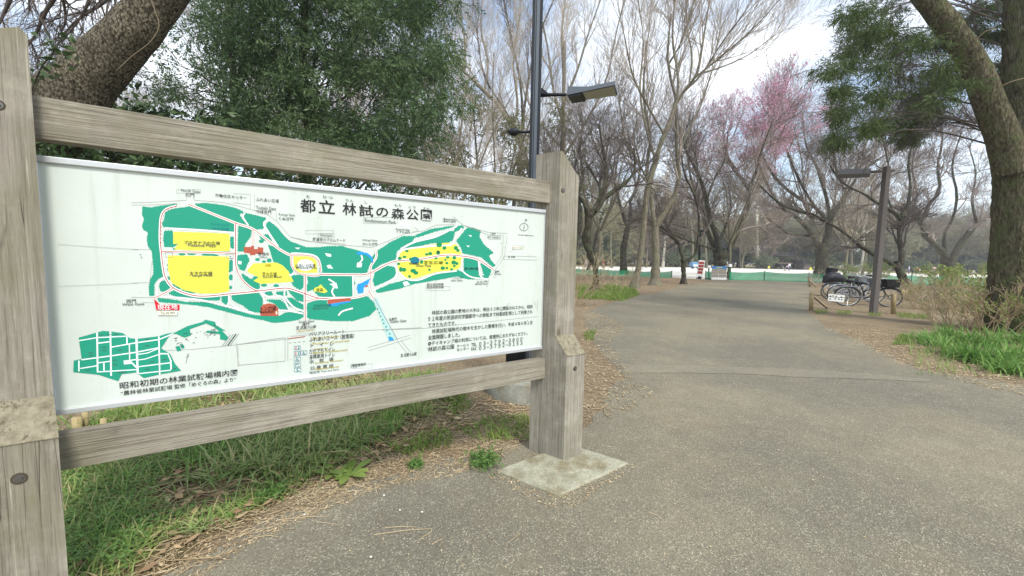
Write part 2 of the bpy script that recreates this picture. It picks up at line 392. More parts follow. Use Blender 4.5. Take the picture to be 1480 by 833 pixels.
gE = [
 [(140,345),(250,290),(330,310),(375,330),(392,350),(370,400),(365,415),(140,415)], [(100,320),(160,290),(255,288),(250,300),(145,350)],
 [(410,315),(480,270),(540,240),(600,240),(575,275),(535,295),(510,310),(505,350),(440,370),(400,398),(384,390),(388,350),(400,330)],
 [(600,235),(680,205),(800,188),(700,213),(610,243)], [(545,290),(600,272),(690,250),(760,215),(790,215),(780,255),(750,275),(690,268),(600,290),(545,298)], [(790,195),(828,188),(830,203),(790,215)],
 [(800,260),(850,200),(880,200),(915,215),(905,240),(930,280),(975,320),(950,330),(960,350),(985,380),(975,385),(920,340),(880,330),(830,320),(820,290)],
 [(835,345),(880,345),(905,365),(910,420),(860,430),(835,410)], [(915,370),(950,385),(965,405),(950,440),(930,420)],
 [(410,500),(480,470),(560,450),(640,445),(700,420),(800,400),(840,420),(940,432),(950,443),(860,445),(800,430),(720,445),(600,465),(520,490),(420,510)],
 [(410,402),(460,380),(500,390),(510,430),(470,450),(405,478),(398,450)], [(85,435),(200,430),(292,430),(300,470),(300,525),(240,530),(140,530),(110,500),(100,470)],
 [(80,575),(180,565),(300,542),(370,530),(400,560),(410,590),(380,620),(300,645),(200,645),(90,635)], [(180,480),(170,470),(300,440),(310,470)]]
for p in gE: poly(scallop(tr(E_, p)), 'green')
poly(tr(W_, [(240,258),(400,262),(562,270),(566,355),(560,370),(410,370),(245,360),(268,325),(240,330)]), 'yellow')
poly(scallop(tr(W_, [(210,395),(380,398),(560,402),(556,500),(560,600),(480,612),(400,613),(300,592),(230,550),(210,470)]), 5, .5), 'yellow')
poly(tr(W_, [(700,440),(830,435),(865,450),(900,485),(930,545),(870,550),(740,558),(700,540),(730,520),(665,490),(670,460)]), 'yellow')
stroke(tr(W_, [(915,385),(960,385),(1040,395),(1075,425),(1080,505),(990,505),(940,480),(918,440),(915,385)]), 3.4, 'white')
poly(tr(W_, [(928,400),(1030,400),(1060,425),(1067,494),(960,494),(932,465)]), 'yellow')
poly(tr(W_, ell(998,450,48,34,26)), 'white')
for r in (44, 32, 20):
    stroke(tr(W_, ell(998,450,r,r*.7,24)+[(998+r,450)]), .35, 'grey')
poly(tr(W_, [(1043,600),(1050,580),(1070,575),(1085,560),(1100,577),(1125,600),(1110,610)]), 'yellow')
poly(scallop(tr(E_, [(510,345),(540,310),(640,285),(750,270),(800,280),(825,330),(825,380),(800,400),(700,410),(600,442),(560,440),(520,410)]), 4, .35), 'yellow')
poly(tr(W_, [(770,445),(800,445),(802,460),(765,458)]), 'olive')
# white clearings
for p in ([(1115,385),(1145,392),(1140,402),(1118,396)], [(1118,450),(1140,460),(1130,470)], [(935,350),(968,350),(955,360)], [(610,425),(632,428),(630,446),(612,444)]): poly(tr(W_, p), 'white')
for p in ([(165,320),(195,325),(195,338),(175,335)], [(175,380),(190,375),(205,395),(180,392)], [(320,365),(345,370),(340,388),(318,388)], [(855,232),(872,235),(868,242)], [(845,283),(862,285),(856,292)],
          [(540,460),(560,455),(575,470),(548,480)], [(185,470),(220,462),(228,490),(205,488),(200,475)]): poly(tr(E_, p), 'white')
# roads: (points, total width, core ink, core width)
RW = [([(260,112),(205,128),(178,155),(168,200),(165,300),(172,375),(180,450),(195,520),(240,580),(330,618),(420,628),(560,615),(740,597),(870,582),(920,588),(1000,615),(1080,640),(1230,640)], 4.2, 1.5),
      ([(325,100),(400,130),(595,208),(690,240),(760,290),(850,360),(915,395)], 3.6, 1.4), ([(175,372),(400,376),(595,382)], 3.4, 1.6),
      ([(597,208),(597,380),(602,470),(640,540),(700,590),(735,597)], 3.4, 1.4), ([(697,245),(697,340)], 3, 1.2), ([(240,580),(200,605),(140,635),(120,636)], 3.6, 1.5),
      ([(996,505),(996,640),(996,770)], 3.8, 1.5), ([(915,395),(918,450),(945,488),(996,506),(1078,506),(1078,440),(1050,405),(985,392),(915,392)], 2.4, 1.2), ([(1000,655),(1080,640)], 3, 1.2)]
RE = [([(140,422),(300,424),(372,420),(450,380),(510,358),(620,350),(740,330),(830,335),(900,350),(975,398)], 3.6, 1.3), ([(410,300),(412,340),(385,385),(385,430),(380,500),(330,530),(180,545)], 3.2, 1.1), ([(378,505),(420,570),(465,640)], 3.6, 1.3), ([(300,430),(302,530)], 1.8, 0)]
WW = [([(240,170),(205,180),(170,240)], 0, 0), ([(145,640),(150,560),(190,520)], 3.2, 0), ([(190,238),(400,250),(590,265)], 2.4, 0), ([(780,190),(760,215),(790,270),(840,345)], 3, 0), ([(650,150),(640,175),(670,222)], 2, 0), ([(588,400),(585,600)], 2.2, 0),
      ([(170,630),(300,640),(420,655),(560,690),(700,725)], 2.6, 0), ([(560,630),(562,660),(600,690),(660,720)], 2.2, 0), ([(560,660),(545,690)], 2, 0), ([(745,605),(765,660),(765,690)], 2.2, 0), ([(740,610),(800,635),(860,630),(905,705)], 2.2, 0), ([(880,590),(880,630),(930,690),(990,715)], 2.2, 0),
      ([(840,710),(900,712),(985,728)], 2, 0), ([(930,500),(905,510)], 2.4, 0), ([(700,390),(690,440),(655,480)], 2, 0), ([(1130,530),(1170,560),(1150,600),(1170,640)], 2, 0)]
WE = [([(530,300),(600,265),(700,240),(800,190)], 2.4, 0), ([(515,400),(500,440),(430,480),(395,500)], 2.6, 0), ([(825,200),(790,250),(775,280),(690,285),(540,305),(512,350)], 2.2, 0), ([(520,410),(560,445),(620,448),(700,418),(800,405)], 2, 0), ([(905,360),(915,430),(950,450)], 2, 0), ([(340,330),(345,350),(330,370)], 2, 0), ([(825,350),(825,400),(870,435),(950,445)], 1.8, 0), ([(230,620),(250,600),(300,585)], 2, 0)]
for tf, L in ((W_, WW), (E_, WE), (W_, RW), (E_, RE)):
    LAY[0] += 1e-5; og = LAY[0]; 
    for i, (p, w, c) in enumerate(L):
        if w == 0: continue
        stroke(tr(tf, p), w+.7, 'grey', og+i*1e-6)
    for i, (p, w, c) in enumerate(L):
        if w == 0: continue
        stroke(tr(tf, p), w, 'white', og+3e-5+i*1e-6)
    LAY[0] = og+6e-5
    for i, (p, w, c) in enumerate(L):
        if c: stroke(tr(tf, p), c, 'road' if i % 3 else 'brown', og+6e-5+i*1e-6)
    LAY[0] += 2e-5
# dashed course
for p in ([(258,116),(210,132),(185,165),(172,230),(171,350)], [(140,600),(152,560),(185,532)], [(330,660),(460,668),(600,705)]):
    P = spline(tr(W_, p), 26)
    for i in range(0, 25, 2): stroke([P[i], P[i+1]], .5, 'ink', smooth=False)
# buildings, water
poly(tr(W_, [(645,346),(687,346),(687,338),(703,340),(703,358),(725,358),(725,346),(756,350),(756,385),(710,385),(710,393),(680,393),(680,382),(645,378)]), 'brown')
poly(tr(W_, [(740,740),(740,692),(755,676),(790,669),(825,676),(842,698),(842,742)]), 'brown')
poly(tr(W_, [(828,715),(836,715),(836,732),(828,732)]), 'cream')
poly(tr(E_, [(178,545),(290,538),(290,550),(180,566)]), 'brown'); poly(tr(E_, [(180,566),(240,556),(286,550),(290,556),(240,566),(220,576),(184,574)]), 'blue')
poly(tr(E_, [(316,318),(335,312),(370,320),(390,335),(398,360),(392,370),(384,345),(360,328),(320,328)]), 'blue'); poly(tr(E_, [(322,470),(345,462),(385,440),(372,470),(352,485),(350,510),(325,515),(318,490)]), 'blue')
poly(tr(E_, [(358,476),(372,474),(372,482),(358,484)]), 'brown')
poly(tr(E_, [(398,540),(415,535),(510,738),(472,745),(440,660)]), 'pale'); poly(tr(E_, [(470,720),(490,725),(498,740),(474,745)]), 'blue'); stroke(tr(E_, [(402,535),(515,738)]), .6, 'ink', smooth=False)
for k in range(9): poly(tr(E_, ell(418+8*k+3*math.sin(k*3), 590+17*k, 4, 5, 8)), 'green')
poly(tr(E_, ell(598,355,22,18,18)), 'dblue')
for c in [(715,280,14,12),(740,295,10,9),(710,318,10,10),(672,322,10,8),(560,310,9,6),(548,338,10,6),(525,345,10,8),(545,400,12,10),(530,398,8,12),(590,405,14,10),(603,415,12,9),(572,432,7,7),(630,362,8,10),(520,372,8,6),(795,295,10,10),(805,307,8,8),(756,340,9,6),(788,342,9,9),(752,368,8,6),(785,365,12,10),(732,392,11,9),(752,392,7,6),(788,382,7,6),(775,398,7,6),(800,370,8,8),(745,352,6,5),(700,345,8,5),(668,400,6,6),(577,348,7,7),(655,326,9,6)]:
    poly(tr(E_, ell(c[0], c[1], c[2], c[3], 10)), 'dgreen')
# thin outline roads round the park
TH = .45
for tf, p in ((W_, [(0,92),(100,90),(315,78)]), (W_, [(360,78),(420,82),(520,90),(610,110),(700,135),(780,160),(835,200),(912,290),(1000,312),(1230,330)]), (W_, [(310,40),(318,78)]), (W_, [(360,40),(358,78)]),
              (W_, [(0,106),(130,104),(260,96)]), (W_, [(585,40),(682,44),(682,132)]), (W_, [(705,45),(705,135),(790,150)]), (W_, [(610,60),(612,92)]), (W_, [(830,148),(832,195)]), (W_, [(582,92),(682,104)]),
              (W_, [(0,358),(110,362)]), (W_, [(0,552),(110,550)]), (W_, [(0,634),(120,636)]), (W_, [(60,664),(140,666)]), (W_, [(118,430),(108,520),(104,545)]),
              (E_, [(0,242),(90,262),(210,278),(390,292),(470,262),(545,228),(640,212),(700,185),(790,182)]), (E_, [(780,142),(830,185),(950,220),(1045,226)]), (E_, [(840,190),(950,232),(1025,236),(1018,330),(985,380)]), (E_, [(1042,238),(1030,330),(1080,300),(1095,292)]),
              (E_, [(1030,335),(1000,380),(960,430)]), (E_, [(975,430),(990,440)]), (E_, [(955,445),(945,485)]), (E_, [(370,775),(575,715)]), (E_, [(375,790),(580,728)]), (E_, [(515,745),(560,802)]), (E_, [(530,738),(578,798)]), (E_, [(0,720),(300,695),(630,678)]), (E_, [(440,690),(640,682),(900,655),(1190,625)]), (E_, [(595,195),(615,210)]), (E_, [(590,215),(615,212)]),
              (H_, [(800,352),(1100,340),(1480,300)]), (H_, [(1480,300),(2000,240)])):
    stroke(tr(tf, p), TH, 'grey', smooth=False)
# old tape mark frame
for a, b in (((341,494),(345,528)), ((345,528),(412,522)), ((343,498),(412,488)), ((416,486),(416,522)), ((412,488),(412,522)), ((344,530),(344,500))): stroke([a, b], .6, 'grey', smooth=False)
# historical plan
gh = [(85,235),(300,175),(370,180),(480,195),(540,240),(610,245),(800,222),(870,200),(940,190),(1060,130),(1190,95),(1215,75),(1300,95),(1310,125),(1395,175),(1360,170),(1420,235),(1400,260),(1345,250),(1345,205),(1220,190),(1230,172),(1340,180),(1290,140),(1220,108),(1075,160),(1085,215),(1030,235),(950,200),(900,210),(820,330),(900,380),(945,470),(998,530),(820,560),(665,595),(600,545),(470,560),(438,622),(260,565),(38,542),(42,440),(112,425)]
poly(tr(H_, gh), 'green')
for p in ([(945,315),(985,308),(1000,350),(965,358)], [(990,305),(1020,298),(1030,325),(1005,335)]): poly(tr(H_, p), 'green')
for p, w in (([(250,190),(255,545)],2.4), ([(368,180),(375,575)],2.4), ([(600,240),(612,555)],3), ([(800,225),(808,565)],2), ([(88,440),(88,535)],2), ([(515,225),(517,290)],1.9), ([(537,290),(540,430)],1.6), ([(905,440),(910,520)],2.2), ([(310,460),(312,530)],1.9),
             ([(88,262),(250,235),(510,222)],1.5), ([(110,432),(370,398),(600,365),(800,325)],1.7), ([(375,320),(600,280),(800,252),(930,200)],1.6), ([(255,285),(368,270)],1.7), ([(258,460),(370,445)],1.5), ([(100,510),(250,485)],1.5), ([(265,540),(600,520)],1.5), ([(610,495),(910,458)],1.5), ([(620,556),(905,525)],1.4), ([(610,385),(700,372),(800,330)],1.3), ([(612,435),(680,425),(800,385)],1.3), ([(800,378),(880,378),(910,450)],2), ([(520,440),(600,430)],1.6), ([(550,450),(600,500)],2.2)):
    stroke(tr(H_, p), w, 'white', smooth=False)
poly(tr(H_, [(485,440),(550,432),(552,468),(490,474)]), 'white')
for i in range(34):       # tiny building blocks of the old plan
    x = random.uniform(930, 1330); y = 300-(x-930)*.33+random.uniform(-62, 40); w = random.uniform(6, 26); h = random.uniform(3, 9)
    poly(tr(H_, [(x, y), (x+w, y-w*.2), (x+w, y+h-w*.2), (x, y+h)]), 'ink' if i % 3 else 'grey')
for (x, y) in ((290,210),(355,208),(420,205),(315,320),(315,345),(455,345),(700,305),(700,250),(195,370),(195,395),(410,435),(410,475),(740,450),(700,515),(170,525),(850,430),(935,510),(1040,198),(1285,186),(450,545),(490,540)):
    for q in range(3): poly(tr(H_, [(x-20+q*14, y-q*2), (x-10+q*14, y-q*2-1), (x-10+q*14, y+7-q*2), (x-20+q*14, y+8-q*2)]), 'ink')
for k in range(4): stroke(tr(H_, [(1365+k*24, 310-k*2), (1440+k*24, 205-k*2)]), .45 if k != 2 else 1.6, 'ink', smooth=False)
stroke(tr(H_, [(1040,465),(1062,380)]), .5, 'ink', smooth=False); stroke(tr(H_, [(1040,410),(1070,400)]), .5, 'ink', smooth=False); stroke(tr(H_, [(1048,385),(1062,380),(1068,392)]), .4, 'ink', smooth=False)
# you-are-here flag, pictogram boxes, north arrow, scale bar
poly(tr(W_, [(130,643),(165,678),(276,676),(276,708),(143,708)]), 'red')
def frame(x0, y0, x1, y1, ink='grey', w=.4):
    for a, b in (((x0,y0),(x1,y0)), ((x1,y0),(x1,y1)), ((x1,y1),(x0,y1)), ((x0,y1),(x0,y0))): stroke([a, b], w, ink, smooth=False)
for x0, y0, x1, y1 in ((425,500,434,505.5), (425,508,434,514), (434.5,507,443.5,513), (425,516,434.5,522), (425,524.5,434.5,530.5), (425.5,532,435,537.5), (508,527.5,514,532)):
    frame(x0, y0, x1, y1, 'dblue', .5)
for x, y in ((427,501),(431,501),(427,509),(431,509)):
    poly(ell(x+.6, y+.8, .7, .6, 8), 'red' if x < 429 else 'dblue'); poly([(x-.1,y+1.6),(x+1.4,y+1.6),(x+1.1,y+4.2),(x+.2,y+4.2)], 'red' if x < 429 else 'dblue')
for x, y in ((438,508.5),(428.5,517.5)):
    poly(ell(x+.4, y, .6, .5, 8), 'dblue'); stroke([(x+.4,y+.6),(x+.6,y+2.4),(x+2.6,y+2.4),(x+3.4,y+4)], .5, 'dblue', smooth=False); stroke(ell(x+.6,y+2.7,1.5,1.3,12)+[(x+2.1,y+2.7)], .4, 'dblue', smooth=False)
stroke([(427,529),(427,526.5),(431.5,526)], .9, 'dblue', smooth=False); stroke([(431.5,528),(431.5,530)], .6, 'dblue', smooth=False); poly(ell(430.6,534.6,2,1.8,12), 'dblue'); poly(ell(431.3,534.2,1.3,1.1,10), 'white')
for x, y in ((200+3,368),(201.5+3,372),(333,371),(335,374)): poly(ell(x, y, 1, .8, 8), 'dblue')
frame(239.5, 364.5, 249.5, 372, 'grey', .5); frame(327, 366.5, 338, 373.5, 'grey', .5)
stroke(ell(757, 328.5, 6, 5.4, 26)+[(763, 328.5)], .5, 'black'); poly([(756, 334), (757.6, 323.5), (757.6, 329.5)], 'black'); stroke([(758, 321.5), (759.5, 320)], .5, 'black', smooth=False)
stroke([(749, 339.6), (770, 341)], .5, 'black', smooth=False)
for x in (749, 754, 761, 770): stroke([(x, 338.8+(x-749)*.06), (x, 340.6+(x-749)*.06)], .5, 'black', smooth=False)
stroke([(416.5, 489.6), (441, 486.4)], 1.1, 'brown', smooth=False)
for k in range(4): stroke([(418+k*6.4, 495.8-k*.6), (421.5+k*6.4, 495.4-k*.6)], .5, 'ink', smooth=False)
for x0, y0, x1, y1 in ((525,314.5,574,323), (255,274,290,279.5), (229,452,257,457), (428.5,476,455,481.5), (615,414,650,420), (442,333,482,338), (270,350,313,355), (270,393,308,398.5), (460,337.5,483,343), (507,526,538,532), (706,341,723,346), (741,355.6,757,359), (640,317.5,660,320)):
    frame(x0, y0, x1, y1, 'grey', .35)
poly([(740.5,356),(756,356.6),(755.5,360.6),(740.5,360)], 'cream'); poly([(228.5,449.5),(256,449.5),(256,455.5),(228.5,455.5)], 'cream')
# cracks and a repaired tear outlines
for p in ([(84,353),(130,356.5),(200,361)], [(84,414),(150,411.5),(200,409)], [(724,450),(736,438),(736,446),(747,446)], [(772,436),(776,450),(777,434)], [(728,370),(775,371),(776,376),(728,375)], [(728,370),(728,375)]): stroke(p, .4, 'grey', smooth=False)
for i in range(90):       # specks of dirt
    x = random.uniform(70, 775); a = (x-50)/735; y = random.uniform(228+a*88, 585-a*88); r = random.uniform(.25, .6)
    poly(ell(x, y, r, r*random.uniform(.7, 1.8), 6), 'grey')
mk('printed_map', np.concatenate(mapV), mapF, M_INK, panel, False, mapM)

# ---- lettering
CURVES = {}
def glyphs(txt, bold=0.0):
    c = bpy.data.curves.new('lettering', 'FONT'); c.body = txt; c.resolution_u = 2; c.offset = bold
    o = bpy.data.objects.new('lettering', c); COL.objects.link(o)
    dg = bpy.context.evaluated_depsgraph_get(); me = bpy.data.meshes.new_from_object(o.evaluated_get(dg))
    V = np.zeros(len(me.vertices)*3); me.vertices.foreach_get('co', V); V = V.reshape(-1, 3)[:, :2]
    Fc = [tuple(p.vertices) for p in me.polygons]
    bpy.data.objects.remove(o); bpy.data.curves.remove(c); bpy.data.meshes.remove(me); return V, Fc
TV, TF, TM, TL = [], [], [], [LAY[0]+3e-5]
def text(txt, x0, x1, yt, yb, ink='black', bold=.006, vert=False):
    """lettering filling the box between two pixels of the panel (heights taken at x0)"""
    V, Fc = glyphs(txt, bold)
    if not len(V): return
    lo, hi = V.min(0), V.max(0); TL[0] += 1e-6
    A = BP(x0, yb, TL[0]); T_ = BP(x0, yt, TL[0]); xm = x1; 
    u0 = (A-S(0, 0, 0))@BV; B_ = BP(x1, yb, TL[0]); u1 = (B_-S(0, 0, 0))@BV; z0, z1 = A[2], T_[2]
    n0 = sum(len(v) for v in TV)
    UV = (V-lo)/np.maximum(hi-lo, 1e-6)
    base = S(0, 0, 0); base[2] = 0
    P = base+NV*TL[0]+(u0+UV[:, :1]*(u1-u0))*BV+np.array([0, 0, 1.0])*(z0+UV[:, 1:]*(z1-z0))
    TV.append(P); TF.extend(tuple(n0+i for i in f) for f in Fc); TM.extend([INKS.index(ink)]*len(Fc))
for ch, x0, x1, yt, yb in (('都',434,456.5,287.5,306.5), ('立',460.5,484,288.5,308), ('林',495,515,292.5,310.5), ('試',519,539.5,295.5,312.8), ('の',543.5,561,299.5,313), ('森',565.5,584.5,300.2,316.5), ('公',587,605,302.3,317.6), ('園',608,624,302.8,319)):
    text(ch, x0, x1, yt, yb, 'black', .012)
for ch, x0, x1, yt, yb in (('と',443,448,282,286), ('りつ',467,481,283,287.2), ('りん',500,511,288,291.5), ('し',527,531,290.5,294.5), ('もり',570,580,295,298.8), ('こう',590,600.5,297.5,301), ('えん',611.5,621,299.5,302.5)):
    text(ch, x0, x1, yt, yb)
TXT = [('Rinshinomori Park',527,572,316,321,'ink'), ('North Gate',262,289,273,277,'ink'), ('北門',268,281,278.5,284,'black'), ('不動住区センター',311,356,280,285,'black'), ('ふれあい広場',370,403,285.5,291,'black'), ('Tsubaki Gate',370,399,297.5,302.5,'ink'), ('つばき門',370,392,303,308.5,'black'),
       ('Kunugi Gate',403,426,308,312.5,'ink'), ('くぬぎ門',403,424,313.5,318.5,'black'), ('Rakanjigawa',463,481,338.5,342,'ink'), ('羅漢寺川プロムナード',452,499,343.5,348.5,'black'), ('Hiiragi Gate',524,545,345.5,349,'ink'), ('ひいらぎ門',524,545,350.5,355,'black'),
       ('Kusunoki Gate',572,592,329.5,333,'ink'), ('くすの木門',573,592,333.5,337,'black'), ('Mizunara Gate',641,658,315,318,'ink'), ('あかしあ門',641,658,318.5,321.5,'black'), ('八百屋',708,716,336.5,339.5,'black'), ('かむろ坂通り',704,722,341.5,344.5,'ink'),
       ('デイキャンプ',304,331,322,326,'dblue'), ('クスの森',307,331,328,333,'dblue'), ('プラタナスの広場',266,318,347.5,353,'black'), ('Platanus Plaza',272,312,351.5,356.5,'ink'), ('大きな広場',274,307,392.5,398.5,'black'), ('Large Plaza',278,307,396.5,401,'ink'), ('管理所',373,389,365,369.5,'black'), ('Office',375,386,370.5,373,'ink'),
       ('芝の広場',379,400,393.5,399.5,'black'), ('Sunset Mead.',380,408,398.5,402,'ink'), ('出あいの広場',427,456,381,386.5,'black'), ('Meeting Plaza',428,458,385.5,389.5,'ink'), ('遊具',457,467,416.5,421.5,'black'), ('じゃぶじゃぶ池',454,478,439.5,444,'black'), ('Splash Pond',452,474,444.5,448,'ink'),
       ('トンボ場',377,399,443,450,'black'), ('Baseball',376,396,449,453,'black'), ('西門',183,197,433,438.5,'black'), ('West Gate',177,209,438.5,442,'black'), ('You are here',232,253,450,455,'ink'), ('現在地',228,257,440.5,448.5,'white'), ('South Gate',432,454,463.5,467,'ink'), ('南門',437,447,466.5,471.5,'black'), ('至 武蔵小山駅',428,457,471.5,476.5,'black'), ('Musashi-koyama',431,453,477,480.5,'olive'),
       ('芝生広場',612,640,377,382,'black'), ('Grass Plaza',601,623,382,386,'ink'), ('池',631,635,361.5,366,'black'), ('林試橋',591,606,379,383,'black'), ('郷土樹木園',671,691,386.5,390,'black'), ('いちょう門',655,668,400.5,403.5,'black'), ('Icho Gate',652,668,404,407,'ink'), ('もみじ門',689,704,406,409.5,'black'), ('Momiji Gate',687,704,409.5,412.5,'ink'), ('東門',715,721,391,395,'black'), ('East Gate',714,724,394.8,397.5,'ink'), ('国土技術政策',617,641,409.5,413.5,'black'), ('総合研究所跡',617,641,413.8,417.6,'black'),
       ('水車門',562,573,459.5,464,'black'), ('Suisha Gate',564,587,463,467,'ink'), ('至 武蔵小山駅',579,602,511.5,516.5,'black'), ('至 目黒',734,744,370,372.8,'black'), ('かむろ坂',740,755,356.6,359.6,'ink'), ('管理事務所',509,529,526.5,531,'black'), ('N',758.6,761.4,316.5,319.5,'black'),
       ('バリアフリールート',447,498,480.2,486,'black'), ('Barrier Free Route',452,490,487,490.5,'olive'), ('ふれあいコース（散策路）',447,512,487.2,494.5,'black'), ('Fureai Course',452,505,495,498.5,'olive'), ('ト　イ　レ',449,482,496.5,502.5,'black'), ('Restroom',455,474,503,506,'olive'), ('だれでもトイレ',447,484,505,511.5,'black'), ('Barrier Free Restroom',453,502,508.5,512,'olive'), ('身障専用トイレ',447,484,513,519.5,'black'),
       ('水　飲　場',447,482,520,526,'black'), ('Drinking Fountain',455,496,523.5,527,'olive'), ('公 衆 電 話',448,482,529.5,535,'black'), ('Telephone Booth',454,490,532.5,536.5,'olive'), ('現在地 You are here',447,490,537,541,'ink'),
       ('林試の森公園の敷地の大半は、明治３３年に開設されてから、昭和',624,769,449,455.3,'black'), ('５２年度の筑波研究学園都市への移転まで林業試験場として利用され',618.5,769,457.8,464.6,'black'), ('てきたものです。',618.5,659,467.2,473.5,'black'), ('林業試験場時代の樹木を生かした整備を行い、平成４年６月１日',624,768.5,475.8,482.3,'black'), ('全面開園しました。',618.5,664.5,484.8,491.5,'black'),
       ('✪デイキャンプ場の利用については、管理所におたずねください。',618.5,762,493.6,500.2,'black'), ('林試の森公園',618.5,656,501.5,508.5,'black'), ('サービス',660,677.5,498.5,502.5,'black'), ('センター',660,677.5,503.5,508,'black'), ('TEL',681,688.5,496,500.8,'black'), ('FAX',681,688.5,502.3,507,'black'), ('０３−３７９２−３８００',692,754.5,494.3,500,'black'), ('０３−３７９２−０１５３',692,754.5,500.5,506.2,'black'),
       ('昭和初期の林業試験場構内図',173.5,344,552.5,562.5,'black'), ('“農林省林業試験場 監修「めぐろの森」より”',175,342,565,572,'black')]
for a in TXT: text(*a)
for f in range(len(TF)): pass
lo_ = mk('lettering', np.concatenate(TV), TF, M_INK, panel, False, TM)

# concrete plinth under the right post
M_CONC = None
def concmat(name, c1=(150, 148, 128), c2=(184, 182, 160)):
    t = NT(name); c = t.coord(); n = t.noise(c, 12, 6, .7); v = t.vor(c, 170, 'Color'); n3 = t.noise(c, 3, 3)
    col = t.ramp(n, [(.3, srgb(c1)), (.65, srgb(c2))]); bw = t.n('ShaderNodeRGBToBW'); t.l(v, bw.inputs[0])
    col = t.mix(t.ramp(bw.outputs[0], [(.3, (.4, .4, .4)), (.7, (0, 0, 0))]), col, srgb(tuple(k*.72 for k in c1))); n5 = t.noise(c, 5, 6, .7); col = t.mix(t.ramp(n5, [(.46, (0, 0, 0)), (.62, (.8, .8, .8))]), col, srgb((124, 114, 88)))
    return t.fin(col, .9, t.bump(n, .4, .01), spec=.15)
M_CONC = concmat('concrete')
def plinth():
    a, b, c = G(717, 683), G(807, 720), G(908, 672); d = a+c-b; z = .02
    mb = MB(); mb.hexa([np.array([p[0], p[1], -.05]) for p in (b, c, d, a)]+[np.array([p[0]*.9985, p[1]*.9985, z]) for p in (b, c, d, a)])
    o = mb.build('plinth', M_CONC, sign); bv = o.modifiers.new('soft', 'BEVEL'); bv.width = .008; bv.segments = 2
plinth()
mb = MB(); prism(mb, -.45, -.002, -.11, .22, -EYE-.05, -EYE+.03); mb.build('plinth', M_CONC, sign)
# ------------------------------------------------------------------ ground
def inpoly(P, poly_):
    x, y = P[:, 0], P[:, 1]; poly_ = np.asarray(poly_)[:, :2]; ins = np.zeros(len(P), bool); j = len(poly_)-1
    for i in range(len(poly_)):
        xi, yi = poly_[i]; xj, yj = poly_[j]
        c = ((yi > y) != (yj > y)) & (x < (xj-xi)*(y-yi)/(yj-yi+1e-12)+xi); ins ^= c; j = i
    return ins
def gpoly(px): return np.array([G(x, y)[:2] for x, y in px])
def rough_edge(P, amp=.03, step=.12):
    out = []; n = len(P)
    for i in range(n):
        a, b = P[i], P[(i+1) % n]; L = np.linalg.norm(b-a); sc = max(1.0, np.linalg.norm((a+b)/2)/5); k = max(1, min(160, int(L/step/sc))); nn = np.array([-(b-a)[1], (b-a)[0]])/max(L, 1e-6)
        for j in range(k):
            out.append(a+(b-a)*j/k+nn*random.gauss(0, amp*sc if j else 0))
    return np.array(out)
def sheet(name, P, z, mat, kind='structure'):
    tris = tessellate_polygon([[Vector((p[0], p[1], 0)) for p in P]])
    V = np.c_[P, np.full(len(P), z)]; F_ = []
    for t in tris:
        a, b, c = [V[i] for i in t]
        F_.append(t if np.cross(b-a, c-a)[2] > 0 else t[::-1])
    o = mk(name, V, F_, mat); return tag(o, kind=kind)
def soil():
    t = NT('soil'); c = t.coord(); n = t.noise(c, 1.1, 6, .65); n2 = t.noise(c, 38, 5, .75); v = t.vor(c, 55, 'Color'); bw = t.n('ShaderNodeRGBToBW'); t.l(v, bw.inputs[0])
    col = t.ramp(n, [(.3, srgb((122, 109, 88))), (.5, srgb((142, 128, 104))), (.7, srgb((158, 145, 118)))])
    col = t.mix(t.ramp(n2, [(.35, (.7, .7, .7)), (.6, (0, 0, 0))]), col, srgb((78, 64, 54)))
    col = t.mix(t.ramp(bw.outputs[0], [(.62, (0, 0, 0)), (.72, (.5, .5, .5))]), col, srgb((170, 150, 122)))
    return t.fin(col, .95, t.bump(n2, .6, .03), spec=.05)
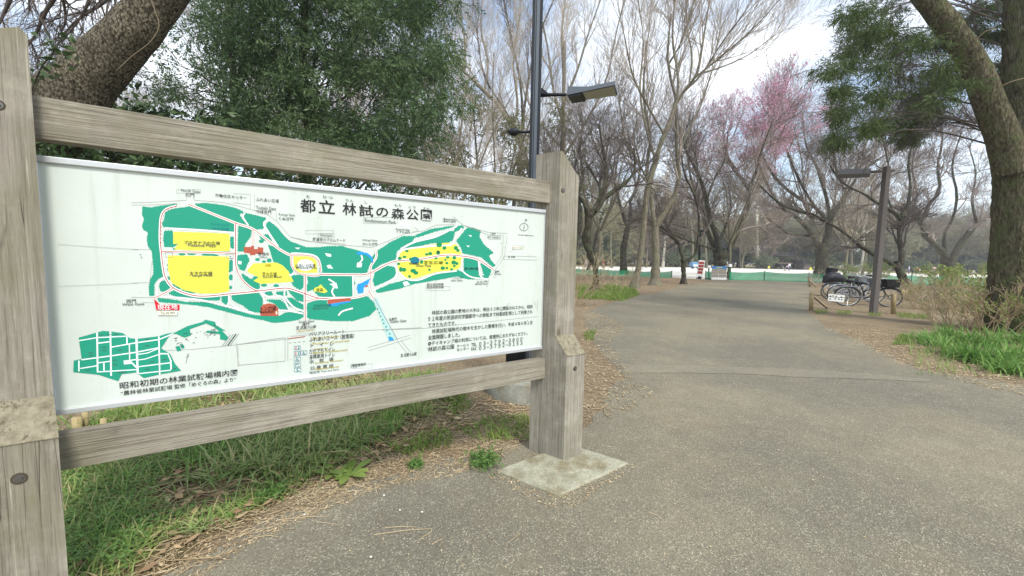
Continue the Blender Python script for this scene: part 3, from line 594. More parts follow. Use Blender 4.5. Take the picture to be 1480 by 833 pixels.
def asphalt(name='asphalt', dark=1.0):
    t = NT(name); c = t.coord(); v = t.n('ShaderNodeTexVoronoi', i_Scale=165.0); t.l(c, v.inputs['Vector']); v3 = t.n('ShaderNodeTexVoronoi', i_Scale=55.0); t.l(c, v3.inputs['Vector'])
    bw = t.n('ShaderNodeSeparateColor'); t.l(v.outputs['Color'], bw.inputs[0]); bw3 = t.n('ShaderNodeSeparateColor'); t.l(v3.outputs['Color'], bw3.inputs[0])
    n = t.noise(c, .55, 5, .6); n2 = t.noise(c, 180, 3, .7); n4 = t.noise(c, 4.0, 4, .6)
    base = t.ramp(n, [(.3, srgb((124*dark, 117*dark, 98*dark))), (.55, srgb((136*dark, 129*dark, 108*dark))), (.75, srgb((148*dark, 139*dark, 116*dark)))])
    base = t.mix(t.ramp(n4, [(.4, (.3, .3, .3)), (.6, (0, 0, 0))]), base, srgb((114*dark, 104*dark, 90*dark)))
    big = t.noise(c, .9, 5, .7); dust = t.noise(c, .28, 4, .6)
    base = t.mix(t.ramp(big, [(.52, (0, 0, 0)), (.7, (.55, .55, .55))]), base, srgb((140*dark, 126*dark, 102*dark)))
    base = t.mix(t.ramp(dust, [(.42, (.5, .5, .5)), (.55, (0, 0, 0))]), base, srgb((100*dark, 98*dark, 90*dark)))
    wv = t.n('ShaderNodeVectorMath', operation='ADD'); nn = t.n('ShaderNodeTexNoise', i_Scale=2.0, i_Detail=4.0); t.l(c, nn.inputs['Vector']); t.l(c, wv.inputs[0]); t.l(nn.outputs['Color'], wv.inputs[1])
    ck = t.n('ShaderNodeTexVoronoi', feature='DISTANCE_TO_EDGE', i_Scale=.42); t.l(wv.outputs[0], ck.inputs['Vector']); ckm = t.mix(1.0, t.ramp(ck.outputs['Distance'], [(0, (1, 1, 1)), (.0035, (0, 0, 0))]), t.ramp(dust, [(.5, (0, 0, 0)), (.6, (.8, .8, .8))]), 'MULTIPLY')
    base = t.mix(ckm, base, srgb((60, 56, 50)))
    g = t.ramp(bw.outputs[0], [(0, (.0, 0, 0)), (.62, (0, 0, 0)), (.88, (.35, .35, .35)), (1, (.8, .8, .8))]); gm = t.noise(c, 7.0, 5, .7); g = t.mix(1.0, g, t.ramp(gm, [(.36, (.35, .35, .35)), (.62, (1, 1, 1))]), 'MULTIPLY')
    col = t.mix(g, base, srgb((196, 190, 166)))
    dk = t.ramp(bw.outputs[1], [(.0, (.5, .5, .5)), (.4, (0, 0, 0))]); col = t.mix(dk, col, srgb((70, 68, 64)))
    ch = t.ramp(bw3.outputs[2], [(.90, (0, 0, 0)), (.95, (.6, .6, .6))]); dd = t.ramp(v3.outputs['Distance'], [(.2, (1, 1, 1)), (.32, (0, 0, 0))])
    col = t.mix(t.mix(1.0, ch, dd, 'MULTIPLY'), col, srgb((206, 200, 180)))
    return t.fin(col, .9, t.bump(v.outputs['Distance'], .55, .008), spec=.2)
def sandmat():
    t = NT('pale_sand'); c = t.coord(); n = t.noise(c, .2, 5, .6)
    return t.fin(t.ramp(n, [(.3, srgb((212, 206, 192))), (.7, srgb((232, 228, 216)))]), .95, spec=.05)
def turf(name, c1, c2, c3):
    t = NT(name); c = t.coord(); n = t.noise(c, 7, 6, .75)
    return t.fin(t.ramp(n, [(.3, srgb(c1)), (.5, srgb(c2)), (.7, srgb(c3))]), .95, t.bump(n, .8, .05), spec=.05)
M_SOIL = soil(); M_ASPH = asphalt(); M_SAND = sandmat(); M_PATCH = asphalt('asphalt_patch', 1.09)
M_TURF = turf('turf', (80, 74, 52), (104, 94, 68), (128, 114, 86)); M_BANK = turf('far_bank', (110, 100, 70), (134, 124, 88), (150, 142, 106)); M_MULCH = turf('leaf_litter', (116, 102, 84), (138, 123, 102), (158, 143, 118))
R_ = 700.0
sheet('ground', np.array([(-R_, -60), (R_, -60), (R_, R_), (-R_, R_)]), 0.0, M_SOIL)
pathpx = [(235, 833), (330, 785), (430, 738), (560, 690), (640, 664), (718, 648), (800, 640), (850, 618), (870, 590), (880, 560), (905, 545), (872, 515), (852, 480), (842, 455), (875, 441), (915, 430), (950, 423), (990, 413), (1030, 406.5), (1068, 404.8), (1168, 407.2),
          (1171, 425), (1172, 440), (1166, 450), (1195, 474), (1230, 487), (1262, 502), (1295, 520), (1340, 536), (1400, 546), (1480, 558), (1700, 585)]
PATH = gpoly(pathpx); near = np.array([(6.0, 1.2), (6.0, -4), (-1.5, -4), (-1.3, .9)])
PATH = np.vstack([PATH, near])
sheet('asphalt_path', rough_edge(PATH, .022), .004, M_ASPH)
sheet('path_patch', rough_edge(gpoly([(896, 528), (960, 528.5), (1060, 531), (1160, 534), (1280, 543), (1345, 549), (1345, 553), (1280, 550), (1160, 546), (1060, 541), (960, 540), (905, 540)]), .006), .008, M_PATCH)
sheet('mulch_bed', rough_edge(gpoly([(842, 455), (875, 441), (915, 430), (950, 423), (990, 413), (1030, 406.5), (1068, 404.8), (1168, 407.2), (1160, 404), (1035, 402.8), (970, 401.8), (820, 396.8), (700, 395), (700, 440), (800, 450)]), .08), .003, M_MULCH)
sheet('sand_field', np.array([G(600, 394.2)[:2], G(820, 396.2)[:2], G(970, 401)[:2], G(1009, 403.8)[:2], G(1035, 403.4)[:2], G(1170, 407)[:2], G(1480, 413.6)[:2], G(2200, 429)[:2], G(2200, 414)[:2], G(1480, 398.5)[:2], G(1400, 397.2)[:2], G(1290, 395)[:2], G(1160, 390)[:2], G(1000, 386.8)[:2], G(830, 385.5)[:2], G(600, 381)[:2]]), .006, M_SAND)
sheet('far_bank', np.array([G(600, 381)[:2], G(830, 385.5)[:2], G(1000, 386.8)[:2], G(1160, 390)[:2], G(1290, 395)[:2], G(1400, 397.2)[:2], G(1480, 398.5)[:2], G(2200, 414)[:2], (500, 400), (-250, 400)]), .010, M_BANK)

# ------------------------------------------------------------------ scattered ground cover
def blades(name, pos, h, w, mat, lean=.5, seg=3, kind='stuff', parent=None, droop=1.0, flat=0.0):
    """curved tapering blades; pos (N,3), h (N,)"""
    N = len(pos); az = rng.uniform(0, 2*PI, N); D = np.stack([np.cos(az), np.sin(az), np.zeros(N)], 1); W_s = np.stack([-np.sin(az), np.cos(az), np.zeros(N)], 1)
    tw = rng.uniform(-.8, .8, N)[:, None]; W_s = norm(W_s+D*tw)
    le = (rng.uniform(.1, 1, N)*lean)[:, None]; V = []
    for k in range(seg+1):
        t = k/seg; wid = w*(1-t**1.5)+.0004
        c = pos+D*h[:, None]*(le*t*(.4+.6*t*droop))+np.array([0, 0, 1.0])*(h[:, None]*(t-(t*t)*le*.55*droop)*(1-flat))
        V.append(c-W_s*np.asarray(wid).reshape(-1, 1)/2); V.append(c+W_s*np.asarray(wid).reshape(-1, 1)/2)
    V = np.stack(V, 1).reshape(-1, 3); n2 = 2*(seg+1); base = np.arange(N)[:, None]*n2
    Q = np.concatenate([base+np.array([2*k, 2*k+1, 2*k+3, 2*k+2]) for k in range(seg)])
    o = mk(name, V, Q, mat, parent, True); 
    if kind: tag(o, kind=kind)
    return o
def scatter(px_poly, n, z=.004, dens_noise=None, power=None):
    """random points in a ground polygon, denser where it is near"""
    P = gpoly(px_poly); lo, hi = P.min(0), P.max(0); out = []
    tot = 0
    while tot < n:
        q = rng.uniform(lo, hi, (n*3, 2)); q = q[inpoly(q, P)]
        if power: d = np.linalg.norm(q, axis=1); q = q[rng.uniform(0, 1, len(q)) < (d.min()/d)**power]
        if dens_noise is not None:
            f, th = dens_noise; v = np.sin(q[:, 0]*f+1.3*np.sin(q[:, 1]*f*.7))+np.sin(q[:, 1]*f*1.3+2*np.sin(q[:, 0]*f*.5)); q = q[v > th+rng.normal(0, .5, len(q))]
        out.append(q); tot += len(q)
        if len(q) == 0: break
    q = np.vstack(out)[:n]; return np.c_[q, np.full(len(q), z)]
def sticks(name, pos, L, r, mat, kind='stuff', tilt=.06, curve=.12, lift=.006):
    N = len(pos); az = rng.uniform(0, 2*PI, N); D = np.stack([np.cos(az), np.sin(az), rng.uniform(-tilt, tilt, N)], 1); Z = np.array([0, 0, 1.0]); X = np.cross(D, Z); cv = rng.normal(0, curve, N)[:, None]
    t = np.array([-.5, 0, .5])
    P = pos[:, None]+D[:, None]*(t[None, :, None]*L[:, None, None])+X[:, None]*((t*t)[None, :, None]*(cv*L[:, None])[:, :, None]*2)
    P[:, :, 2] = np.maximum(P[:, :, 2]+lift, .006)
    V, Q = tubes(P, np.repeat(np.asarray(r).reshape(-1, 1), 3, 1)*np.array([[1, .9, .6]]), 3); o = mk(name, V, Q, mat); 
    return tag(o, kind=kind) if kind else o
def flakes(name, pos, size, mat, kind='stuff'):
    N = len(pos); az = rng.uniform(0, 2*PI, N); a = np.stack([np.cos(az), np.sin(az), rng.uniform(-.3, .3, N)], 1); b = np.stack([-np.sin(az), np.cos(az), rng.uniform(-.3, .3, N)], 1)
    s_ = size[:, None]; p = pos+np.array([0, 0, 1])*(s_*.25+.002); w = rng.uniform(.3, .6, N)[:, None]
    V = np.stack([p-a*s_, p-b*s_*w+a*s_*.1, p+a*s_, p+b*s_*w+a*s_*.1], 1).reshape(-1, 3); Q = np.arange(4*N).reshape(-1, 4)
    return tag(mk(name, V, Q, mat), kind=kind)
M_GRASS = leafmat('grass_blade', [(98, 134, 56), (122, 166, 72), (144, 184, 90), (106, 150, 72), (164, 172, 108), (196, 182, 134)], .55, .3)
M_DGRASS = leafmat('dark_grass_blade', [(90, 124, 60), (110, 150, 74), (130, 166, 90), (152, 166, 108), (192, 180, 136)], .5, .25)
M_STRAW = leafmat('dry_straw', [(150, 126, 92), (184, 160, 122), (206, 186, 148), (136, 108, 78), (222, 206, 172)], .8, .1)
M_DLEAF = leafmat('dry_leaf', [(132, 104, 76), (156, 128, 96), (178, 152, 114), (112, 90, 68), (198, 176, 138)], .8, .1)
M_FRESH = leafmat('fresh_leaf', [(108, 132, 56), (128, 152, 68), (150, 170, 88), (118, 142, 74)], .5, .35)
M_STRAP = leafmat('strap_leaf', [(84, 122, 54), (108, 148, 68), (132, 168, 88)], .5, .3)
M_WEED = leafmat('weed_leaf', [(84, 116, 60), (104, 140, 72), (122, 152, 84)], .5, .3)
VERGE = [(60, 900), (90, 640), (150, 600), (330, 560), (520, 545), (640, 540), (668, 560), (655, 590), (690, 615), (620, 640), (560, 662), (480, 690), (400, 728), (320, 770), (250, 815), (220, 850)]
VIN = [(60, 900), (90, 640), (150, 600), (330, 560), (520, 545), (640, 540), (650, 570), (590, 600), (560, 640), (500, 668), (430, 700), (340, 750), (230, 780), (200, 850)]
sheet('verge_soil', rough_edge(gpoly(VERGE), .02), .003, M_TURF)
p = scatter(VIN, 15000, .003, (5.0, 0.0), 1.0); hs = rng.gamma(4, .014, len(p))*np.clip(np.linalg.norm(p[:, :2], axis=1)/2.2, .8, 1.5)
g1 = blades('grass', p, hs, .0085, M_GRASS, 1.9); tag(g1)
p = scatter([(200, 690), (330, 600), (520, 560), (640, 545), (640, 575), (560, 630), (450, 680), (300, 700)], 5500, .003, (3.0, -.2), .5)
blades('grass', p, rng.gamma(5, .028, len(p)), .014, M_DGRASS, 2.0)
p = scatter([(60, 640), (330, 585), (640, 520), (760, 505), (720, 470), (500, 450), (200, 450), (-100, 470)], 12000, .003, (2.0, -.8), None)
blades('grass', p, rng.gamma(5, .035, len(p)), .013, M_DGRASS, 1.1)
# clover-like ground leaves
p = scatter([(80, 833), (90, 660), (330, 600), (440, 620), (400, 690), (230, 770), (180, 833)], 9000, .02, (5.0, -.3), .6); p[:, 2] += rng.uniform(0, .05, len(p))
flakes('low_weeds', p, rng.uniform(.007, .014, len(p)), M_WEED)
# straw and dead leaves along the verge edge
edge = [(180, 850), (240, 790), (330, 745), (420, 705), (500, 672), (570, 640), (620, 600), (690, 600), (760, 628), (745, 650), (720, 668), (650, 690), (560, 705), (450, 750), (340, 800), (280, 850)]
p = scatter(edge, 1900, .004, None, .8); sticks('dry_straw', p, rng.gamma(2.2, .025, len(p)), rng.uniform(.0012, .0026, len(p)), M_STRAW)
p = scatter(edge, 4000, .004, None, .6); flakes('leaf_crumbs', p, rng.uniform(.003, .011, len(p)), M_STRAW)
p = scatter(VERGE, 1700, .01, None, .6); sticks('dry_straw', p, rng.gamma(2.5, .05, len(p)), rng.uniform(.0012, .003, len(p)), M_STRAW, tilt=.25)
p = scatter(VERGE, 1100, .02, None, .3); flakes('dead_leaves', p, rng.uniform(.015, .04, len(p)), M_DLEAF)
p = scatter([(60, 600), (640, 520), (760, 505), (720, 470), (200, 470)], 1500, .02); sticks('dry_straw', p, rng.gamma(3, .09, len(p)), rng.uniform(.002, .005, len(p)), M_STRAW, tilt=.5)
# left shoulder beyond the sign
for poly_, n1, n2 in (([(835, 610), (840, 455), (860, 452), (905, 470), (880, 500), (915, 545), (945, 570), (900, 600)], 500, 1500), ([(1188, 475), (1280, 478), (1340, 490), (1480, 530), (1480, 572), (1400, 556), (1300, 528), (1230, 492)], 500, 3000),
                      ([(640, 585), (760, 560), (765, 640), (690, 625)], 300, 900)):
    p = scatter(poly_, n1, .006); sticks('dry_straw', p, rng.gamma(2.2, .035, len(p)), rng.uniform(.002, .005, len(p)), M_STRAW)
    p = scatter(poly_, n2 if poly_[0][0] != 640 else 350, .006); flakes('leaf_crumbs', p, rng.uniform(.006, .022, len(p)), M_STRAW)
# leaf litter under the far trees and along the path
p = scatter([(800, 450), (842, 450), (950, 423), (1030, 407), (970, 402), (820, 398), (700, 396), (700, 440)], 9000, .006); flakes('leaf_litter', p, rng.uniform(.02, .06, len(p)), M_DLEAF)
p = scatter([(1168, 409), (1330, 414), (1420, 440), (1330, 458), (1200, 452), (1172, 445)], 3200, .006); flakes('leaf_litter', p, rng.uniform(.012, .04, len(p)), M_DLEAF)
# crumbs strewn on the asphalt
p = scatter([(700, 690), (717, 683), (807, 720), (908, 672), (925, 672), (830, 735), (790, 735)], 420, .006); flakes('leaf_crumbs', p, rng.uniform(.003, .010, len(p)), M_STRAW)
p = scatter([(717, 683), (760, 662), (850, 655), (908, 672), (807, 720)], 160, .022); flakes('leaf_crumbs', p, rng.uniform(.002, .007, len(p)), M_STRAW)
p = scatter([(330, 800), (700, 660), (870, 600), (870, 480), (1160, 440), (1300, 530), (1480, 570), (1480, 830), (700, 830)], 2600, .006, None, 1.1); flakes('asphalt_crumbs', p, rng.uniform(.002, .008, len(p)), M_STRAW)
p = scatter([(330, 800), (700, 680), (870, 600), (870, 480), (1050, 440), (1200, 500), (1300, 560), (900, 830)], 110, .005, None, .6); sticks('dry_straw', p, rng.gamma(2.2, .03, len(p)), rng.uniform(.001, .002, len(p)), M_STRAW)
for x0, y0, x1, y1 in ((540, 773, 625, 764), (556, 763, 602, 762), (624, 787, 640, 779), (400, 752, 478, 746)):
    a, b = G(x0, y0, .009), G(x1, y1, .009); mb = MB(); mb.tube([a, (a+b)/2+np.array([.004, .006, .002]), b], [.0022, .002, .0012], 5); tag(mb.build('straw_stalk', M_STRAW), 'dry straw stalk lying on asphalt at %s' % {540: 'the bare spot in front of the grass', 556: 'a slant touching the longest stalk', 624: 'a short length towards the plinth', 400: 'the litter edge left of the longest stalk'}[x0], 'stalk')
# far grass patch and right verge
p = scatter([(805, 440), (822, 432), (900, 436), (925, 427), (915, 418), (880, 413), (820, 414), (790, 420)], 9000, .004); blades('grass', p, rng.gamma(4, .035, len(p)), .022, M_FRESH, .9)
p = scatter([(1325, 545), (1310, 500), (1345, 480), (1480, 478), (1560, 500), (1560, 560), (1400, 545)], 900, .004, None); blades('grass', p, rng.gamma(4, .04, len(p)), .012, M_GRASS, .9)
for poly_, n in (([(1176, 450), (1198, 449), (1196, 453), (1180, 454)], 260), ([(1208, 450), (1232, 450), (1230, 455), (1212, 455)], 260), ([(1255, 453), (1275, 452), (1272, 457), (1258, 458)], 200), ([(1290, 452), (1345, 455), (1345, 462), (1300, 460)], 900), ([(1290, 500), (1318, 498), (1320, 485), (1300, 484)], 700), ([(843, 480), (862, 478), (858, 492), (845, 492)], 300), ([(655, 622), (700, 606), (765, 600), (765, 636), (700, 640)], 420), ([(560, 650), (640, 618), (660, 640), (600, 664)], 350), ([(640, 560), (665, 552), (680, 590), (650, 612)], 500)):
    p = scatter(poly_, n, .004); blades('grass', p, rng.gamma(4, .014, len(p)), .011, M_FRESH, 1.6)

def strap_clump(name, px, py, n, hh, spread, label, mat, w=.022, group=None):
    c = G(px, py); t = thing(name, c, label, 'plant', group); q = rng.normal(0, spread, (n, 2)); pos = np.c_[c[0]+q[:, 0], c[1]+q[:, 1], np.zeros(n)]
    blades('leaves', pos, rng.uniform(.6, 1.15, n)*hh*1.15, w*1.2, mat, 1.7, 5, None, t); return t
k = 0
SL = {}
for px, py, n, hh, sp in ((1352, 500, 90, .34, .10), (1378, 512, 110, .36, .12), (1400, 522, 120, .36, .12), (1432, 526, 130, .38, .13), (1465, 520, 130, .40, .14), (1380, 492, 110, .4, .13), (1420, 500, 120, .42, .15), (1458, 540, 110, .30, .12), (1478, 498, 120, .42, .14), (1338, 492, 70, .26, .10)):
    where = ['the shrub twigs facing the path', 'the middle of the right verge', 'the straw edge of the right verge', 'the front of the big trunk', 'the foot of the big trunk', 'the shade under the twiggy shrub', 'the shrub stems before the trunk', 'the outermost straw towards the viewer', 'the picture edge beside the trunk', 'the far end of the right verge'][k]
    strap_clump('strap_leaf_clump', px, py, n, hh, sp, 'clump of long green strap leaves by '+where, M_STRAP, .02, 'strap leaf clumps under the big tree'); k += 1
# tufts on the left verge
k = 0
for px, py, n, hh, sp in ((455, 600, 60, .26, .06), (560, 585, 60, .24, .06), (120, 720, 40, .14, .04), (360, 640, 40, .2, .05), (610, 600, 50, .18, .05), (290, 770, 30, .12, .03), (520, 640, 50, .16, .05), (410, 660, 40, .16, .04)):
    lab = ['long grass tuft arching just under the lower rail', 'dense grass tuft below the rail near the bare soil', 'small grass tuft beside the near post', 'grass tuft beneath the middle of the lower rail', 'grass tuft at the edge of the bare soil', 'short tuft among straw near the asphalt', 'grass tuft behind the broad leaved weed', 'grass tuft in the middle of the left verge'][k]
    strap_clump('grass_tuft', px, py, n, hh, sp, lab, M_DGRASS if k % 2 else M_GRASS, .008, 'grass tufts on the left verge'); k += 1
def rosette(px, py, n, L, w, label, mat, upright=.45):
    c = G(px, py); t = thing('weed', c, label, 'weed'); V, Fq = [], []
    for i in range(n):
        a = i*2.4+random.uniform(-.2, .2); d = np.array([math.cos(a), math.sin(a), 0]); s_ = np.array([-d[1], d[0], 0]); l = L*random.uniform(.6, 1.1); b = len(V)
        for t_, ww in ((0, .12), (.3, .5), (.6, 1), (.85, .7), (1, .05)):
            p_ = c+d*l*t_+np.array([0, 0, .01+l*upright*t_*(1-.5*t_)]); V += [p_-s_*w*ww/2+np.array([0, 0, w*.12*ww]), p_, p_+s_*w*ww/2+np.array([0, 0, w*.12*ww])]
        for j in range(4): Fq += [(b+3*j, b+3*j+1, b+3*j+4, b+3*j+3), (b+3*j+1, b+3*j+2, b+3*j+5, b+3*j+4)]
    mk('leaves', V, Fq, mat, t, True)
rosette(505, 690, 9, .16, .06, 'broad leaved bright green weed at the verge edge', M_FRESH); rosette(482, 688, 6, .12, .05, 'smaller broad leaved weed touching the bright one', M_FRESH)
def leafy_clump(px, py, r, n, label):
    c = G(px, py); t = thing('weed', c, label, 'weed'); q = rng.normal(0, r/2, (n, 3)); pos = c+q; pos[:, 2] = .01+np.abs(q[:, 2])*.8
    P = np.repeat(pos, 5, 0)+rng.normal(0, .006, (n*5, 3)); V, Q = leafquads(P, rng.normal(0, 1, (n*5, 3))+np.array([0, 0, .6]), .018, .6); mk('leaves', V, Q, M_WEED, t)
def leafquads(P, D, L, asp, droop=0.0):
    """one folded pointed leaf per point: 2 quads sharing a midrib"""
    N = len(P); D = norm(D); r = rng.normal(0, 1, (N, 3)); X = norm(np.cross(D, r)); Zv = np.cross(X, D)
    L = np.broadcast_to(np.asarray(L, float).reshape(-1, 1) if np.ndim(L) else L, (N, 1)); w = L*asp/2
    tip = P+D*L; mid = P+D*L*.45-Zv*L*.06
    V = np.stack([P, mid+X*w, tip, mid-X*w], 1).reshape(-1, 3)
    return V, np.arange(4*N).reshape(-1, 4)
leafy_clump(698, 672, .10, 260, 'bluish green leafy weed clump beside the plinth'); leafy_clump(600, 676, .05, 90, 'small leafy weed halfway between plinth and broad leaves')
leafy_clump(395, 720, .08, 120, 'low leafy weed among straw on the left verge')
for i, (px, py, h_, w_) in enumerate(((124, 622, .09, .02), (112, 628, .07, .03), (150, 626, .06, .02))):
    c = G(px, py); mb = MB(); mb.tube([c-np.array([0, 0, .02]), c+np.array([.004, 0, h_*2.0])], w_, 8); tag(mb.build('cut_stub', plain('stub%d' % i, (168, 152, 112), .9, 0, .2, 30), None, True), 'tan cut shrub stub behind the lower rail, '+['the thin middle one', 'the thickest one next to the post', 'the shortest one farthest from the post'][i], 'stub')
# pebbles
for i, (px, py) in enumerate(((610, 741), (555, 717), (578, 738), (536, 806), (440, 745))):
    c = G(px, py, .006); mb = MB(); mb.box(c+np.array([0, 0, .004]), (.016, .012, .009), rz=i); o = mb.build('pebble', plain('pebble%d' % i, (220, 218, 208)))
    sb = o.modifiers.new('round', 'SUBSURF'); sb.levels = sb.render_levels = 2; tag(o, 'pale pebble on '+['asphalt nearest the plinth', 'asphalt by the last straw', 'asphalt beside the longest stalk', 'open asphalt close to the viewer', 'the litter strip'][i], 'pebble')
# ------------------------------------------------------------------ trees
M_BARKD = bark('bark_dark', (34, 30, 26), (66, 60, 52), (104, 98, 86), 1.0, .9, (84, 92, 66))
M_BARKG = bark('bark_grey', (84, 78, 66), (122, 114, 98), (152, 144, 126), 1.0, .6, (120, 124, 96))
def platebark(name, c1, c2, c3, sc):
    t = NT(name); c = t.coord((1, 1, .6)); n = t.noise(c, 4, 3); v = t.vor(c, sc, 'Distance', 'F1'); n2 = t.noise(c, sc*1.3, 6, .75); big = t.noise(t.coord((1, 1, .5)), 5, 4, .6)
    col = t.ramp(n2, [(.36, srgb(c1)), (.5, srgb(c2)), (.6, srgb(c3))]); col = t.mix(t.ramp(v, [(.45, (0, 0, 0)), (.75, (.8, .8, .8))]), col, srgb(tuple(k*.6 for k in c1)))
    col = t.mix(t.ramp(big, [(.4, (.5, .5, .5)), (.6, (0, 0, 0))]), col, srgb(c1))
    b = t.bump(v, .9, -.02); b = t.bump(n2, 1.0, .03, b); b = t.bump(big, .8, .08, b); return t.fin(col, .92, b, spec=.1)
M_BARKL = platebark('bark_leaning', (70, 64, 54), (128, 120, 102), (180, 170, 148), 46)
M_BARKR = bark('bark_big_trunk', (52, 48, 38), (98, 92, 72), (138, 132, 110), 1.5, 1.0, (98, 106, 68), .04)
M_BARKW = bark('bark_pale', (150, 146, 132), (186, 182, 168), (216, 212, 200), .7, .3, (160, 158, 130))
M_TWIGD = plain('twig_dark', (100, 92, 86), .9, 0, .25, 3, .1)
M_TWIGG = plain('twig_brown_grey', (172, 162, 148), .9, 0, .2, 3, .1)
M_TWIGP = plain('twig_purple_grey', (142, 131, 124), .9, 0, .2, 3, .1)
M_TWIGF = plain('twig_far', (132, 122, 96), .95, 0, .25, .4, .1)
M_TWIGT = plain('twig_tan', (176, 158, 128), .85, 0, .2, 10, .1)
M_NEEDLE = leafmat('cedar_needle', [(60, 76, 40), (78, 96, 48), (100, 116, 62), (74, 92, 54)], .6, .25)
M_HINOKI = leafmat('evergreen_spray', [(56, 80, 50), (74, 100, 62), (94, 118, 76), (112, 132, 90), (66, 90, 62)], .5, .3)
M_HINL = leafmat('evergreen_tip', [(84, 106, 68), (104, 126, 84), (124, 142, 98), (92, 114, 78)], .5, .35)
M_CAMELL = leafmat('glossy_leaf', [(40, 56, 38), (54, 74, 46), (72, 94, 56), (96, 116, 74)], .3, .2)
M_OLIVE = leafmat('olive_leaf', [(92, 98, 60), (116, 116, 76), (132, 122, 88), (96, 108, 66)], .6, .3)
M_FAREV = leafmat('far_evergreen_hazed', [(108, 120, 88), (122, 134, 100), (138, 146, 112), (116, 126, 102)], .7, .4)  # leaf colours lightened, distance haze painted in
M_FARBR = leafmat('far_brown_leaf_hazed', [(146, 144, 112), (160, 156, 124), (136, 138, 106), (172, 166, 138)], .8, .4)  # pale as well, fading with distance is part of the colour
M_BLOSS = leafmat('blossom', [(222, 156, 186), (232, 178, 202), (210, 140, 172), (240, 204, 220)], .6, .45)

def resamp(P, R, K):
    Q = spline(np.c_[P, R], K); return Q[:, :3], np.maximum(Q[:, 3], .002)
def kids(P, R, cnt, t0, t1, L, ang, up, K, jit, rf, rtip, end=0, flat=0.0):
    """children of N parent curves, vectorised"""
    N, Kp = P.shape[:2]
    t = rng.uniform(t0, t1, (N, cnt))
    if end: t[:, :end] = rng.uniform(.93, 1.0, (N, end))
    x = t*(Kp-1); i = np.minimum(x.astype(int), Kp-2); fr = (x-i)[..., None]; n = np.arange(N)[:, None]
    A = P[n, i]; B_ = P[n, i+1]; pos = A*(1-fr)+B_*fr; T = norm(B_-A); r = R[n, i]*(1-fr[..., 0])+R[n, i+1]*fr[..., 0]
    a = rng.uniform(.55, 1.25, (N, cnt))*ang
    if end: a[:, :end] *= .5
    Q = rng.normal(0, 1, (N, cnt, 3)); Q[..., 2] *= (1-flat); Q -= (Q*T).sum(-1, keepdims=True)*T; Q = norm(Q)
    D = T*np.cos(a)[..., None]+Q*np.sin(a)[..., None]
    Ln = L*rng.uniform(.55, 1.25, (N, cnt))*(1.15-.5*t)
    M_ = N*cnt; pos = pos.reshape(M_, 3); D = D.reshape(M_, 3); Ln = Ln.reshape(M_); r0 = np.minimum((r*rf).reshape(M_), r.reshape(M_)*.9); r0 = np.maximum(r0, rtip)
    out = np.empty((M_, K, 3)); out[:, 0] = pos; upv = np.array([0, 0, up])
    for k in range(1, K):
        D = norm(D+upv/(K-1)+rng.normal(0, jit, (M_, 3))); out[:, k] = out[:, k-1]+D*(Ln/(K-1))[:, None]
    tt = np.linspace(0, 1, K); RR = r0[:, None]*(1-tt)[None]+rtip*tt[None]
    return out, RR
def path3(pts, y0, drift=0.0):
    """guide pixels (px,py,width) to a curve that starts at distance y0 and drifts in depth"""
    out, rr = [], []; n = len(pts)
    for i, p in enumerate(pts):
        yy = y0+drift*(i/(max(1, n-1)))**1.3
        q = Y(p[0], p[1], yy); out.append(q); rr.append(p[2]/2/F*yy*yy/math.hypot(q[0], yy))
    return np.array(out), np.array(rr)
def lump(V, amp, sc):
    """low relief of a trunk surface"""
    x = V*sc; h = np.sin(x[:, 0]*3.1+1.7*np.sin(x[:, 2]*2.3))+np.sin(x[:, 1]*3.7+x[:, 2]*1.9)+.6*np.sin(x[:, 2]*6.1+x[:, 0]*5)
    return h*amp
def trunk_mesh(name, curves, mat, parent, S=10, K=16, knob=.06, flare=1.5, seedv=0):
    VV, QQ, n = [], [], 0
    for j, (P, R) in enumerate(curves):
        P_, R_2 = resamp(P, R, K if j == 0 else max(8, K-4))
        R_2 = R_2*(1+rng.normal(0, knob, len(R_2)))
        if j == 0:
            z = P_[:, 2]; R_2 = R_2*(1+(flare-1)*np.exp(-np.maximum(z, 0)/(R_2[0]*1.3+.05)))
        V, Q = tubes(P_[None], R_2[None], S)
        c = np.repeat(P_, S, 0); d = V-c; V = c+d*(1+lump(V, knob*.6, 1.2/max(R_2[0], .05)*.3))[:, None]
        VV.append(V); QQ.append(Q+n); n += len(V)
    return mk(name, np.concatenate(VV), np.concatenate(QQ), mat, parent, True)
def twig_mesh(name, levels, mat, parent):
    VV, QQ, n = [], [], 0
    for P, R in levels:
        V, Q = tubes(P, R, 3 if P.shape[1] <= 4 else 4); VV.append(V); QQ.append(Q+n); n += len(V)
    return mk(name, np.concatenate(VV), np.concatenate(QQ), mat, parent, True)

